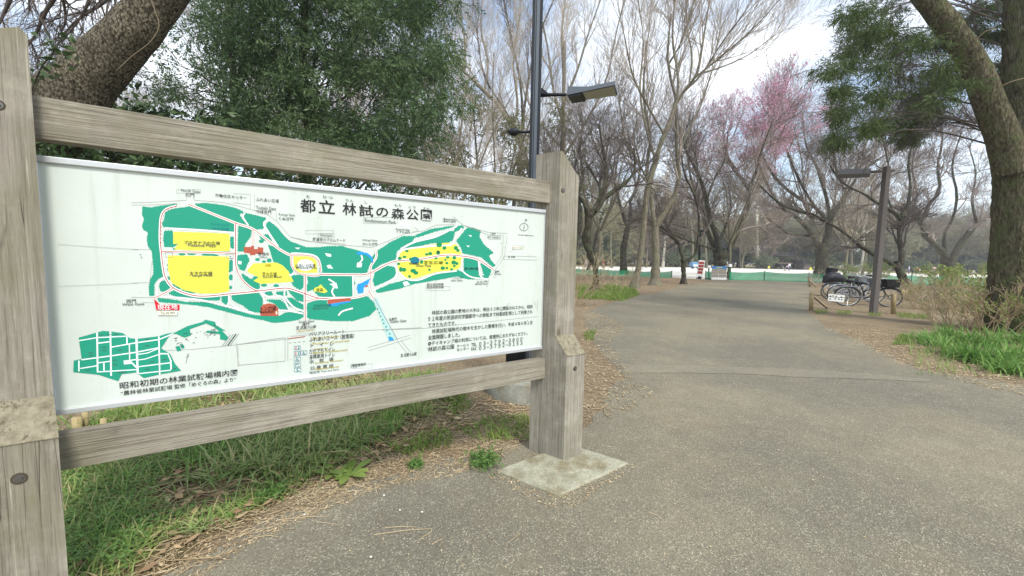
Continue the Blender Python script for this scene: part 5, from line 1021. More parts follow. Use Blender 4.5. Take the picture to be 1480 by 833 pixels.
# the big tree on the right
B = G(1464, 480); y0 = B[1]; t = thing('big_evergreen_tree', B, 'massive mossy trunk on the right with a thick diagonal limb and drooping dark foliage', 'tree')
cv = [(np.array([Y(1468, 480, y0), Y(1468, 440, y0), Y(1470, 380, y0), Y(1472, 300, y0), Y(1471, 240, y0), Y(1473, 190, y0)]), np.array([88, 84, 80, 76, 72, 66])/2/F*y0*.66)]
cv[0][0][0, 2] = -.05
cv.append((np.array([Y(1462, 250, y0-.1), Y(1450, 200, y0-.1), Y(1430, 150, y0-.1), Y(1408, 95, y0-.1), Y(1378, 48, y0-.1), Y(1344, 4, y0-.1), Y(1306, -46, y0), Y(1262, -100, y0+.3), Y(1220, -170, y0+.6)]), np.array([54, 50, 46, 43, 42, 38, 34, 26, 16])/2/F*y0*.66))
cv.append((np.array([Y(1474, 240, y0+.1), Y(1478, 160, y0+.15), Y(1479, 60, y0+.15), Y(1481, -60, y0+.15), Y(1482, -200, y0+.15)]), np.array([60, 58, 54, 50, 40])/2/F*y0*.72))
trunk_mesh('trunk', cv, M_BARKR, t, 26, 44, knob=.02, flare=1.06)
clumps = [(1275, 12, 30, 22), (1240, 50, 28, 20), (1215, 100, 24, 9), (1285, 100, 26, 16), (1345, 128, 32, 18), (1300, 175, 30, 14), (1222, 165, 22, 12), (1205, 200, 12, 6), (1345, 55, 22, 12), (1400, 25, 22, 20), (1438, 12, 22, 18), (1265, 140, 24, 10), (1360, 100, 22, 12), (1325, 150, 26, 12), (1235, 75, 22, 10), (1290, 60, 26, 14), (1255, 180, 16, 8), (1310, 195, 20, 7),
          (1230, 20, 18, 14), (1385, 115, 20, 8), (1440, 50, 18, 12), (1250, -40, 40, 24), (1330, -50, 40, 24), (1420, -50, 40, 24), (1500, -20, 36, 30), (1560, 60, 40, 30), (1530, -90, 40, 30), (1600, -40, 40, 30), (1456, 90, 12, 8), (1340, 160, 14, 8), (1212, 128, 18, 7), (1272, 40, 24, 14)]
C, Rr = [], []
for x, y, rx, ry in clumps:
    for k in range(5):
        yy = y0+rng.uniform(.35, 3.4)*(1 if x > 1390 or rng.uniform() < .8 else -.4); s_ = yy/F; C.append(Y(x+rng.normal(0, rx*.42), y+rng.normal(0, ry*.42), yy)); Rr.append((rx*.55*s_, rx*.55*s_, ry*.5*s_))
C, Rr = np.array(C), np.array(Rr); spray_cloud(C, Rr*.85, 34, 13, .11, .15, M_NEEDLE, t, sprL=.32, droop=.8, shell=.2)
# limbs carrying the clumps
lb = []
for k, (x, y, rx, ry) in enumerate(clumps[:24]):
    a = Y(1486, y+25 if y > 0 else 20, y0+.2); c = Y(x, y, y0+rng.uniform(.4, 2.4)); mid = (a+c)/2+np.array([0, 0, .25]); mid = mid+rng.normal(0, .18, 3); q3 = (mid+c)/2+rng.normal(0, .10, 3); lb.append(resamp(np.array([a, mid, q3, c]), np.array([.026, .017, .011, .005]), 12))
P, R = np.array([l[0] for l in lb]), np.array([l[1] for l in lb]); lv = [(P, R)]
for sp in ((9, .9, .7, -.1, 5, .12, 1), (6, .45, .7, -.2, 4, .12, 1), (4, .25, .6, -.2, 3, .1, 1)):
    P, R = kids(P, R, sp[0], .3, 1, sp[1], sp[2], sp[3], sp[4], sp[5], .6, .003, sp[6]); lv.append((P, R))
twig_mesh('limbs', lv, M_TWIGD, t)
mb = MB(); mb.tube(spline([Y(1447, 125, y0-.5), Y(1462, 118, y0-.7), Y(1485, 112, y0-.9)], 6), [.014, .012, .011, .010, .009, .008], 6); mb.build('dead_shoot', M_TWIGT, t, True); mb = MB(); mb.tube(spline([Y(1408, 60, y0-.4), Y(1425, 45, y0-.6), Y(1440, 42, y0-.7)], 6), .008, 6); mb.build('dead_shoot', M_TWIGT, t, True)

# twiggy shrubs
def twig_shrub(label, base, n, H, spread, mat, leafm, nleaf, Lf, rt=.004, group=None, K=6, up=.25):
    B = G(*base); t = thing('twiggy_shrub', B, label, 'shrub', group); a = rng.uniform(0, 2*PI, n); q = rng.uniform(0, 1, n)**.5*spread*.5
    P0 = np.stack([B[0]+np.cos(a)*q, B[1]+np.sin(a)*q*.7, np.zeros(n)-.02], 1); D = norm(np.stack([np.cos(a)*rng.uniform(.1, 1.1, n), np.sin(a)*rng.uniform(.1, .9, n), np.ones(n)], 1)); L = H*rng.uniform(.6, 1.1, n)
    out = np.empty((n, K, 3)); out[:, 0] = P0
    for k in range(1, K): D = norm(D+np.array([0, 0, up/K])+rng.normal(0, .13, (n, 3))); out[:, k] = out[:, k-1]+D*(L/(K-1))[:, None]
    R = np.linspace(1, .5, K)[None]*rng.uniform(.008, .017, n)[:, None]*(1.0 if rt >= .005 or H < 1.2 else .8); lv = [(out, R)]; P = out
    for sp in ((5, .38*H, .6, .1, 5, .14, 1), (4, .2*H, .6, .1, 4, .14, 1)):
        P, R = kids(P, R, sp[0], .3, 1, sp[1], sp[2], sp[3], sp[4], sp[5], .6, rt, sp[6]); lv.append((P, R))
    twig_mesh('twigs', lv, mat, t)
    if nleaf:
        tips = P.reshape(-1, 3); tips = tips[tips[:, 2] > H*.35]; q = tips[rng.integers(0, len(tips), nleaf)]+rng.normal(0, .025, (nleaf, 3)); V, Q = leafquads(q, rng.normal(0, 1, q.shape)+np.array([0, 0, .5]), Lf, .5); mk('leaves', V, Q, leafm, t)
    return t
twig_shrub('pale twiggy shrub leaning over the strap leaves nearest the path', (1385, 474), 30, .95, 1.0, M_TWIGT, M_FRESH, 260, .05, .0045, None, 6, .1)
twig_shrub('twiggy shrub with fresh green leaves in front of the big trunk', (1436, 480), 26, 1.0, .8, M_TWIGT, M_FRESH, 900, .055, .0045, None, 6, .15)
twig_shrub('leafy green shrub at the right edge of the photo', (1484, 474), 24, 1.0, .7, M_TWIGT, M_FRESH, 1000, .06)
twig_shrub('bare brown thicket between the leaning cherry and the V shaped cherry', (1352, 446), 38, .95, 1.8, M_TWIGT, M_FRESH, 500, .06)
twig_shrub('brown twiggy thicket behind the bicycle basket', (1318, 434), 24, .75, 1.4, M_TWIGG, M_FRESH, 120, .04)
twig_shrub('green sprouting thicket in front of the V shaped cherry', (1405, 438), 44, 1.4, 2.4, M_TWIGT, M_FRESH, 2600, .10)
twig_shrub('low green bush behind the bicycles', (1248, 414), 30, 1.5, 2.6, M_TWIGG, M_FRESH, 1800, .10, .006)
twig_shrub('small brown bush left of the bicycles by the far stake', (1182, 413), 18, .9, 1.0, M_TWIGG, M_FRESH, 60, .05)
twig_shrub('tan twigs fanning out beyond the right sign post', (826, 442), 22, 1.5, .6, M_TWIGT, M_FRESH, 60, .05, .004)
twig_shrub('thin dry saplings in the grass patch', (885, 421), 14, 1.0, 2.0, M_TWIGT, M_FRESH, 30, .05, .005)

# ---- far side of the field
FAR = [(9, 4.5, .7, .4, 5, .14, 2), (8, 2.6, .65, .3, 4, .14, 1), (6, 1.5, .6, .2, 3, .12, 1)]
ga, gb, gc_, gd = 'far bare trees across the field', 'far evergreens across the field', 'far brown crowned trees across the field', 'pale trunked plane trees across the field'
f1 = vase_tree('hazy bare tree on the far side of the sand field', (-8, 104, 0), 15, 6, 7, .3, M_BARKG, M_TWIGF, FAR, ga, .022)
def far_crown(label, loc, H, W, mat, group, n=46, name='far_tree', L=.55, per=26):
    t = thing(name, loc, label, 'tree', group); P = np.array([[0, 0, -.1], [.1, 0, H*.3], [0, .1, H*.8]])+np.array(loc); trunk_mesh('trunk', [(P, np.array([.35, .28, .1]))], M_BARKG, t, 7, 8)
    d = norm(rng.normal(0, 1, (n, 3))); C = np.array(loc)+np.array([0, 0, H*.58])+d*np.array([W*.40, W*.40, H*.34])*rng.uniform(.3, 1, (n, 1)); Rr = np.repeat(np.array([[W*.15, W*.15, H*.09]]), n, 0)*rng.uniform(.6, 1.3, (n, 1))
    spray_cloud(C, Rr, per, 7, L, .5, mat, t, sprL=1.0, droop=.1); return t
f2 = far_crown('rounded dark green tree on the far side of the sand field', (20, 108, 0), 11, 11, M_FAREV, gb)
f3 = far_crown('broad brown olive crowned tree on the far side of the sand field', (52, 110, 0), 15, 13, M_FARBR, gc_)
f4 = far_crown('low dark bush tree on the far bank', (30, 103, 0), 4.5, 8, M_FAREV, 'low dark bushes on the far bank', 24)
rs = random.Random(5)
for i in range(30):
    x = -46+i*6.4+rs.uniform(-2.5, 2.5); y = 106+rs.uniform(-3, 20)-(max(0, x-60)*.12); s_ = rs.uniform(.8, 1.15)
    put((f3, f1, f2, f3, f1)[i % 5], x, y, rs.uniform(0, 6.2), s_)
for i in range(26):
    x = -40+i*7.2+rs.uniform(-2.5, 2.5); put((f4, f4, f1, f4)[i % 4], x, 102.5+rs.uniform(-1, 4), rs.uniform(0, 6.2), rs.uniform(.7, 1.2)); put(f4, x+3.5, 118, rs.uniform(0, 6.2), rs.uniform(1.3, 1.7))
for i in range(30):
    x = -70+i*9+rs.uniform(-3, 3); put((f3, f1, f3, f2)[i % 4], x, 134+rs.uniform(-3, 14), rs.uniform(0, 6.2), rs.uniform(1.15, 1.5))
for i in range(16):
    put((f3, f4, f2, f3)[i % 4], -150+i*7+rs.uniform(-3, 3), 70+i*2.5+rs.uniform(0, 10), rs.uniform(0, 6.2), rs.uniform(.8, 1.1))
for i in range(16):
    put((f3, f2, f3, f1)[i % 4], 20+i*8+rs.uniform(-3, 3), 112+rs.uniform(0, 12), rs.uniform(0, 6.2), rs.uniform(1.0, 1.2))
pw = bare_tree('white barked plane tree standing alone on the far bank behind the net', (1094, 388.5), [[(1094.6, 388.5, 7), (1094.5, 380, 5.4), (1094, 350, 5), (1093.5, 320, 4.6), (1093.5, 300, 4)], (2, 0, [(1093.5, 322, 2.6), (1100, 290, 2), (1108, 265, 1.4)]), (-3, 0, [(1093.5, 315, 2.4), (1086, 285, 2), (1080, 255, 1.3)]), (0, 0, [(1093.5, 300, 3), (1095, 270, 2.4), (1094, 240, 1.5)]),
    (1, 0, [(1094, 350, 1.8), (1082, 338, 1.3), (1068, 334, .8)]), (1, 0, [(1094, 340, 1.8), (1104, 325, 1.3), (1120, 322, .8)])], M_BARKW, M_TWIGT, FAR, None, 'plane_tree', rt=.022)
bare_tree('thick olive grey tree right of the white barked plane tree', (1119, 388.4), [[(1119, 388.4, 7), (1118, 375, 5.4), (1120, 355, 5), (1121, 345, 4.6)], (2, 0, [(1120, 350, 3), (1110, 330, 2.4), (1104, 305, 1.6)]), (0, 0, [(1121, 346, 3.4), (1128, 325, 2.4), (1140, 305, 1.5)]), (0, 0, [(1121, 346, 3), (1121, 320, 2.4), (1118, 290, 1.5)])], M_BARKG, M_TWIGF, FAR, None, 'plane_tree', rt=.022)
bare_tree('pale barked tree leaning behind the bicycles across the field', (1245, 392.5), [[(1245, 392.5, 6), (1247, 375, 5.4), (1250, 350, 4.6), (1248, 320, 4)], (1, 0, [(1250, 352, 2.6), (1235, 335, 2), (1218, 330, 1)]), (0, 0, [(1249, 330, 3), (1256, 300, 2.4), (1262, 270, 1.4)]), (0, 0, [(1248, 320, 3), (1243, 290, 2.2), (1240, 262, 1.2)]), (0, 0, [(1249, 340, 2), (1268, 325, 1.5), (1282, 322, .8)])], M_BARKW, M_TWIGT, FAR, None, 'plane_tree', rt=.02)
bare_tree('slender pale tree between the small forked tree and the sturdy grey tree', (958, 387.5), [[(958, 387.5, 4), (960, 360, 3.4), (963, 330, 3)], (0, 0, [(963, 332, 2.4), (968, 300, 1.8), (966, 270, 1)]), (0, 0, [(962, 336, 2), (952, 310, 1.4), (948, 285, .8)])], M_BARKW, M_TWIGT, FAR, None, 'plane_tree', rt=.022)
gt = 'thin far trees left of the path'
for i, (px, py, w, top) in enumerate(((872, 387, 3, 330), (884, 387.5, 3, 320), (934, 387, 3, 325), (1000, 387.6, 3, 320), (1022, 388, 3, 330), (846, 387, 3, 310), (1070, 388, 3, 325))):
    bare_tree('thin far tree '+['between the crooked cherry and the dark leaning tree', 'close left of the dark leaning tree', 'peeping between the two grey trees', 'directly behind the red notice board', 'close left of the blue topped notice', 'peeping left of the crooked cherry stem', 'right of the blue topped notice'][i], (px, py), [[(px, py, w), (px+rs.uniform(-2, 2), (py+top)/2, w*.9), (px+rs.uniform(-3, 3), top, w*.7)], (1, 0, [(px, top+12, 2), (px+8, top-15, 1.4), (px+10, top-40, .8)]), (-1, 0, [(px, top+8, 2), (px-8, top-18, 1.4), (px-9, top-40, .8)])], M_BARKG, M_TWIGF, FAR[:2]+[(5, 1.5, .6, .2, 3, .12, 1)], gt, 'bare_tree', rt=.02, S=7)
# ------------------------------------------------------------------ park lamps
M_POLE = plain('lamp_grey_metal', (92, 98, 104), .45, .5, .06); M_POLED = plain('lamp_dark_metal', (40, 44, 48), .5, .4, .1)
M_DIFF = plain('lamp_diffuser', (150, 150, 134), .35, 0, .06); M_DKWOOD = plain('dark_grey_post', (104, 98, 94), .8, 0, .15, 12); M_DKW2 = plain('dark_lamp_head', (92, 86, 80), .7, 0, .15, 12)
y0 = 4.2; c0 = G(770, 573); c0 = np.array([Y(770, 300, y0)[0], y0, 0])
lamp = thing('street_lamp', c0, 'slim black and grey pole lamp with a flat head rising behind the sign', 'street lamp')
mb = MB(); h = 5.2
mb.box(c0+np.array([0, 0, h/2]), (.052, .075, h), 0); mb.box(c0+np.array([-.040, 0, h/2]), (.024, .095, h), 1); mb.box(c0+np.array([.040, 0, h/2]), (.024, .095, h), 1)
mb.box(c0+np.array([-.012, -.0395, h/2]), (.006, .006, h), 1); mb.build('pole', [M_POLE, M_POLED], lamp)
ring = c0.copy(); mb = MB(); V = []; n = 40
for r, z in ((.47, -.05), (.46, .19), (.445, .205), (.10, .21)):
    V += [ring+np.array([r*math.cos(a), r*math.sin(a), z]) for a in np.arange(n)*2*PI/n]
mb.add(V, [(k*n+i, k*n+(i+1) % n, (k+1)*n+(i+1) % n, (k+1)*n+i) for k in range(3) for i in range(n)]+[tuple(range(3*n, 4*n))]); mb.build('concrete_footing', concmat('concrete_footing', (136, 136, 126), (168, 168, 156)), lamp, True)
def lampbox(mb, P4, th, m=0):
    """flat quad extruded upward"""
    P4 = [np.asarray(p) for p in P4]; mb.hexa(P4+[p+np.array([0, 0, th]) for p in P4], m)
mb = MB(); mb.tube([c0+np.array([.05, 0, 3.165]), Y(818, 137, y0-.15)], .017, 10); mb.build('arm', M_POLED, lamp, True)
# head: slanting plate seen from below
A = [Y(819, 139, y0-.15), Y(893, 138, y0-.62), Y(890, 123.5, y0+.1), Y(818, 131, y0+.22)]
A = [Y(819, 138.5, 3.74), Y(888, 124, 3.70), Y(893, 139, 3.95), Y(826, 148.5, 3.97)]
hd = MB(); lampbox(hd, [p+np.array([0, 0, .006]) for p in A], .035); head = hd.build('lamp_head', M_POLE, lamp)
a, b, c, d = A; mix_ = lambda p, q, t: p*(1-t)+q*t
cc = [mix_(mix_(a, b, .33), mix_(d, c, .33), .08), mix_(mix_(a, b, .97), mix_(d, c, .97), .08), mix_(mix_(a, b, .97), mix_(d, c, .97), .92), mix_(mix_(a, b, .33), mix_(d, c, .33), .92)]
m1 = MB(); m1.hexa(cc+[p+np.array([0, 0, .0055]) for p in cc]); m1.build('diffuser', M_DIFF, head)
cc = [mix_(mix_(a, b, .02), mix_(d, c, .02), .04), mix_(mix_(a, b, .31), mix_(d, c, .31), .04), mix_(mix_(a, b, .31), mix_(d, c, .31), .96), mix_(mix_(a, b, .02), mix_(d, c, .02), .96)]
m1 = MB(); m1.hexa([p-np.array([0, 0, .012]) for p in cc]+[p+np.array([0, 0, .005]) for p in cc]); m1.build('driver_box', M_POLED, head)
cc = [mix_(a, d, .1), mix_(mix_(a, b, .5), mix_(d, c, .5), .1), mix_(mix_(a, b, .5), mix_(d, c, .5), .9), mix_(a, d, .9)]
m1 = MB(); q = [p+np.array([0, 0, .041]) for p in cc]; tq = [q[0]+np.array([0, 0, .05]), q[1]+np.array([0, 0, .004]), q[2]+np.array([0, 0, .004]), q[3]+np.array([0, 0, .05])]; m1.hexa(q+tq); m1.build('head_cover', M_POLE, head)
m1 = MB(); t_ = y0+.05; pts = [Y(781, 130, t_), Y(783, 128, t_), Y(796, 139, t_), Y(781, 140, t_)]
m1.add([p-np.array([0, .02, 0]) for p in pts]+[p+np.array([0, .02, 0]) for p in pts], [(3, 2, 1, 0), (4, 5, 6, 7), (0, 1, 5, 4), (1, 2, 6, 5), (2, 3, 7, 6), (3, 0, 4, 7)]); m1.build('gusset', M_POLED, lamp)
m1 = MB(); m1.tube([c0+np.array([-.05, 0, Y(768, 191, y0)[2]]), Y(747, 191, y0)], .014, 8); m1.build('side_arm', M_POLED, lamp, True)
m1 = MB(); pz = Y(747, 191, y0); P = np.array([Y(750, 191, y0), Y(745, 190.5, y0), Y(738, 191, y0), Y(733.5, 189, y0)]); V, Q = tubes(P[None], np.array([[.018, .05, .035, .008]]), 8); m1.add(V, Q); m1.build('side_spotlight', M_POLED, lamp, True)

# wooden-look lamp on the right
B = G(1262, 453); T_ = Y(1282, 241, B[1]); L_r = thing('path_lamp', B, 'square dark grey post lamp with a box head pointing left beside the bicycles', 'street lamp')
sc_ = B[1]/F; mb = MB(); w1, w0 = 12*sc_*.29, 13*sc_*.29
mb.hexa([np.array([B[0]-w0, B[1]-w0, -.05]), np.array([B[0]+w0, B[1]-w0, -.05]), np.array([B[0]+w0, B[1]+w0, -.05]), np.array([B[0]-w0, B[1]+w0, -.05]),
         T_+np.array([-w1, -w1, 0]), T_+np.array([w1, -w1, 0]), T_+np.array([w1, w1, 0]), T_+np.array([-w1, w1, 0])]); o = mb.build('post', M_DKWOOD, L_r); o.modifiers.new('b', 'BEVEL').width = .012
mb = MB(); mb.bar(Y(1256, 249, B[1]), Y(1292, 247, B[1]), .06, .07); mb.build('arm', M_DKW2, L_r)
q = [Y(1209, 258.5, B[1]-.25), Y(1257, 256.5, B[1]-.25), Y(1259, 249, B[1]+.35), Y(1214, 250, B[1]+.35)]; mb = MB(); lampbox(mb, q, .12); hd = mb.build('lamp_head', M_DKW2, L_r); hd.modifiers.new('b', 'BEVEL').width = .012
cq = [mix_(mix_(q[0], q[1], s_), mix_(q[3], q[2], s_), u) for s_, u in ((.08, .1), (.92, .1), (.92, .9), (.08, .9))]; mb = MB(); mb.hexa([p-np.array([0, 0, .008]) for p in cq]+[p+np.array([0, 0, .004]) for p in cq]); mb.build('diffuser', M_DKWOOD, hd)
# far small lamp
yf = 36.0; Lf = thing('park_lamp', (Y(1009, 404, yf)[0], yf, 0), 'thin black lamp post with a short horizontal head behind the red notice board', 'street lamp')
mb = MB(); a = np.array(Lf.location); mb.tube([a, Y(1012.5, 336, yf)], .09, 8); mb.build('pole', M_BLACK, Lf, True)
mb = MB(); mb.bar(Y(1010, 334, yf), Y(1021, 335, yf), .4, .18); mb.build('lamp_head', M_BLACK, Lf)

# ------------------------------------------------------------------ net fences
def netmat():
    t = NT('green_net'); c = t.coord(); n = t.noise(c, 1.4, 4); n2 = t.noise(c, 30, 3)
    t.fin(t.ramp(n, [(.3, srgb((26, 132, 92))), (.7, srgb((52, 158, 112)))]), .8, spec=.1)
    tr_ = t.n('ShaderNodeBsdfTransparent'); ms = t.n('ShaderNodeMixShader'); f = t.ramp(n2, [(.3, (.1, .1, .1)), (.7, (.3, .3, .3))]); bw = t.n('ShaderNodeRGBToBW'); t.l(f, bw.inputs[0])
    t.l(bw.outputs[0], ms.inputs[0]); t.l(t.b.outputs[0], ms.inputs[1]); t.l(tr_.outputs[0], ms.inputs[2]); t.l(ms.outputs[0], t.out.inputs[0]); return t.m
M_NET = netmat(); M_GPOST = plain('green_post', (22, 92, 62), .6); M_WHITE = plain('white_plastic', (232, 234, 230), .5)
def net(label, pts, hs, cat='fence'):
    P = [G(*p) for p in pts]; t = thing('net_fence', P[0], label, cat); V = []; Fq = []; cols = []
    for i in range(len(P)-1):
        n = 10
        for k in range(n+(i == len(P)-2)):
            u = k/n; c = P[i]*(1-u)+P[i+1]*u; h = hs[i]*(1-u)+hs[i+1]*u-.10*4*u*(1-u); cols.append((c+np.array([0, random.gauss(0, .02), 0]), h))
    for c, h in cols: V += [c+np.array([0, 0, .0]), c+np.array([0, .03, h*.5]), c+np.array([0, 0, h])]
    for i in range(len(cols)-1):
        for j in range(2): Fq.append((3*i+j, 3*i+3+j, 3*i+4+j, 3*i+1+j))
    mk('net', V, Fq, M_NET, t, True)
    for p, h in zip(P, hs): m = MB(); m.tube([p+np.array([0, -.03, -.02]), p+np.array([0, -.03, h+.05])], .028, 6); m.build('post', M_GPOST, t, True)
    return t
net('long low green net fence between the path end and the sand field on the right', [(1053, 405), (1104, 405.8), (1168, 408), (1232, 409.6), (1273, 410.3), (1316, 411.6), (1365, 412.6), (1430, 414), (1500, 416), (1620, 420)], [.70, .78, .74, .74, .74, .76, .76, .76, .76, .76])
net('low green net fence at the left of the field entrance', [(970.5, 402), (945, 401), (905, 399.2), (868, 398), (830, 397), (790, 396.2)], [.62, .56, .58, .58, .6, .6])
net('short green net piece between the red notice and the blue topped notice', [(1019, 404), (1031, 404.4)], [.72, .8])
for i, (px, py, top, lab) in enumerate(((1055, 404.6, 382.5, 'white boxed green marker post right of the blue topped notice'), (1024.5, 404, 384.5, 'lower white boxed green marker post left of the blue topped notice'))):
    p = G(px, py); t = thing('marker_post', p, lab, 'post'); T2 = Y(px, top, p[1]); m = MB(); m.tube([p, T2], .06, 7); m.build('post', M_GPOST, t, True)
    m = MB(); m.box(T2+np.array([0, 0, -.08]), (.24, .24, .24)); m.build('white_box', M_WHITE, t); m = MB(); m.box(p+np.array([0, 0, .05]), (.42, .36, .10)); m.build('base', M_WHITE, t)

# notices at the field entrance
M_RED = plain('notice_red', (150, 54, 44), .6); M_GREYP = plain('notice_grey', (150, 142, 130), .6); M_BLUE = plain('notice_blue', (40, 120, 190), .5); M_YEL = plain('notice_yellow', (226, 214, 60), .5)
yn = G(1011, 403.6)[1]; t = thing('notice_board', G(1011, 403.6), 'tilted white notice board with four dark red panels at the field entrance', 'sign')
q = lambda x, y, d=0: Y(x, y, yn+d)
def qpanel(c4, th, d=0.0):
    P = [q(x, y, d) for x, y in c4]; m = MB(); m.hexa([P[0]+np.array([0, 0, 0]), P[1], P[1]+np.array([0, th, 0]), P[0]+np.array([0, th, 0]), P[3], P[2], P[2]+np.array([0, th, 0]), P[3]+np.array([0, th, 0])]); return m
qpanel([(1006.8, 401.5), (1015, 402), (1019.3, 377), (1010.3, 376.3)], .06).build('board', M_WHITE, t)
for k in range(4):
    f0, f1_ = .06+k*.19, .20+k*.19; e = lambda x0, x1, f: x0*(1-f)+x1*f
    L0, R0_ = (1010.9, 376.8), (1018.5, 377.2); L1, R1 = (1007.6, 401), (1014.2, 401.5)
    c4 = [(e(L0[0], L1[0], f1_), e(L0[1], L1[1], f1_)), (e(R0_[0], R1[0], f1_), e(R0_[1], R1[1], f1_)), (e(R0_[0], R1[0], f0), e(R0_[1], R1[1], f0)), (e(L0[0], L1[0], f0), e(L0[1], L1[1], f0))]
    o = qpanel(c4, .02, -.03).build('red_panel', M_RED, t)
m = MB(); m.bar(q(1009, 403.6, .1), q(1011, 400, .1), .3, .3); m.build('base', M_BLACK, t)
yn = G(1040, 405)[1]; t = thing('notice_board', G(1040, 405), 'square notice with a blue top band and grey brown text panels on the net', 'sign')
qpanel([(1028.3, 404.3), (1050, 404.6), (1050.3, 385.3), (1029.2, 385)], .05).build('board', M_WHITE, t)
qpanel([(1029, 388.4), (1050.2, 388.7), (1050.3, 385.4), (1029.3, 385.1)], .02, -.03).build('blue_band', M_BLUE, t)
for x0, x1, y1, y0_ in ((1029, 1038.4, 396, 389), (1039.2, 1049.8, 396.2, 389), (1028.8, 1038.3, 400.6, 396.8), (1039.2, 1049.8, 400.9, 397)): qpanel([(x0, y1), (x1, y1), (x1, y0_), (x0, y0_)], .02, -.03).build('text_panel', M_GREYP, t)
for x in (1036, 1039, 1042): qpanel([(x, 387.6), (x+2, 387.6), (x+2, 386.4), (x, 386.4)], .01, -.045).build('yellow_mark', M_YEL, t)

# stakes, ropes and the white board in front of the bicycles
M_STAKE = wood('wood_stake', (132, 112, 80), (166, 146, 108), (190, 172, 136), (0, 0, 0), 2); M_PLANK = plain('dark_plank', (84, 70, 60), .85, 0, .25, 20); M_TANP = plain('tan_plank', (178, 158, 122), .8, 0, .15, 14)
def stake(px, py, top, w, lab):
    p = G(px, py); T2 = Y(px, top, p[1]); w = w/F*p[1]; t = MB(); t.tube([p-np.array([0, 0, .05]), T2-np.array([0, 0, .02]), T2], [w/2, w/2, w*.42], 12); o = t.build('wooden_stake', M_STAKE, None, True); tag(o, lab, 'stake', 'rope stakes of the bicycle parking'); return p, T2
GS = 'rope stakes of the bicycle parking'
s1 = stake(1172.6, 449, 423.5, 5.4, 'thick tan stake at the left front of the bicycle parking'); s2 = stake(1291.5, 454, 424.5, 5.6, 'tan stake standing before the wheel of the basket bicycle'); s3 = stake(1170.2, 415, 403, 2.4, 'small far stake beside the net fence left of the bicycles')
mb = MB(); a, b = s1[1]-np.array([0, 0, .05]), s2[1]-np.array([0, 0, .05]); pts = [a*(1-u)+b*u-np.array([0, 0, .10*4*u*(1-u)]) for u in np.linspace(0, 1, 12)]; mb.tube(pts, .008, 5); tag(mb.build('rope', M_BLACK, None, True), 'thin dark rope slung between the two front stakes', 'rope')
for (x0, y0_, x1, y1, w, lab, mt_) in ((1177, 430, 1196, 446, .09, 'dark plank leaning down right of the front stake', M_PLANK), (1172, 407, 1180, 415, .10, 'short dark plank leaning beside the small far stake', M_PLANK)):
    a = G(x1, y1, .03); b = Y(x0, y0_, a[1]+.25); mb = MB(); mb.bar(a, b, w, .05); mb.bar(a+np.array([-.01, 0, .04]), b+np.array([-.01, 0, .04]), w*.9, .02, 1); tag(mb.build('leaning_plank', [mt_, M_TANP]), lab, 'plank')
a, b = G(1300, 433, .35), G(1311, 425, .4); mb = MB(); mb.bar(Y(1302, 426, 16), Y(1310, 420, 16.4), .16, .08); tag(mb.build('leaning_plank', M_TANP), 'pale cut plank end sticking up behind the basket bicycle wheel', 'plank')
ys_ = s1[0][1]+.02; t = thing('hanging_board', (Y(1209, 440, ys_)[0], ys_, 0), 'white board with black blots hanging on the rope before the bicycles', 'sign')
c4 = [(1196.5, 435), (1219.5, 437.3), (1221.5, 427), (1198, 425)]; P = [Y(x, y, ys_) for x, y in c4]; m = MB(); th = np.array([0, .012, 0]); m.hexa([P[0], P[1], P[1]+th, P[0]+th, P[3], P[2], P[2]+th, P[3]+th]); m.build('board', M_WHITE, t)
m = MB()
for x, y in ((1200.5, 428.2), (1204, 427.9), (1208.5, 428.4), (1216, 429.6), (1199.8, 432.4), (1207.2, 432.2), (1212.5, 432.6), (1216.5, 433.4)):
    p = Y(x, y, ys_-.004); r = 1.3/F*ys_; n = 9; V = [p+np.array([r*math.cos(k*2*PI/n), 0, r*.7*math.sin(k*2*PI/n)]) for k in range(n)]; m.add(V, [tuple(range(n))])
m.build('black_blots', M_BLACK, t)

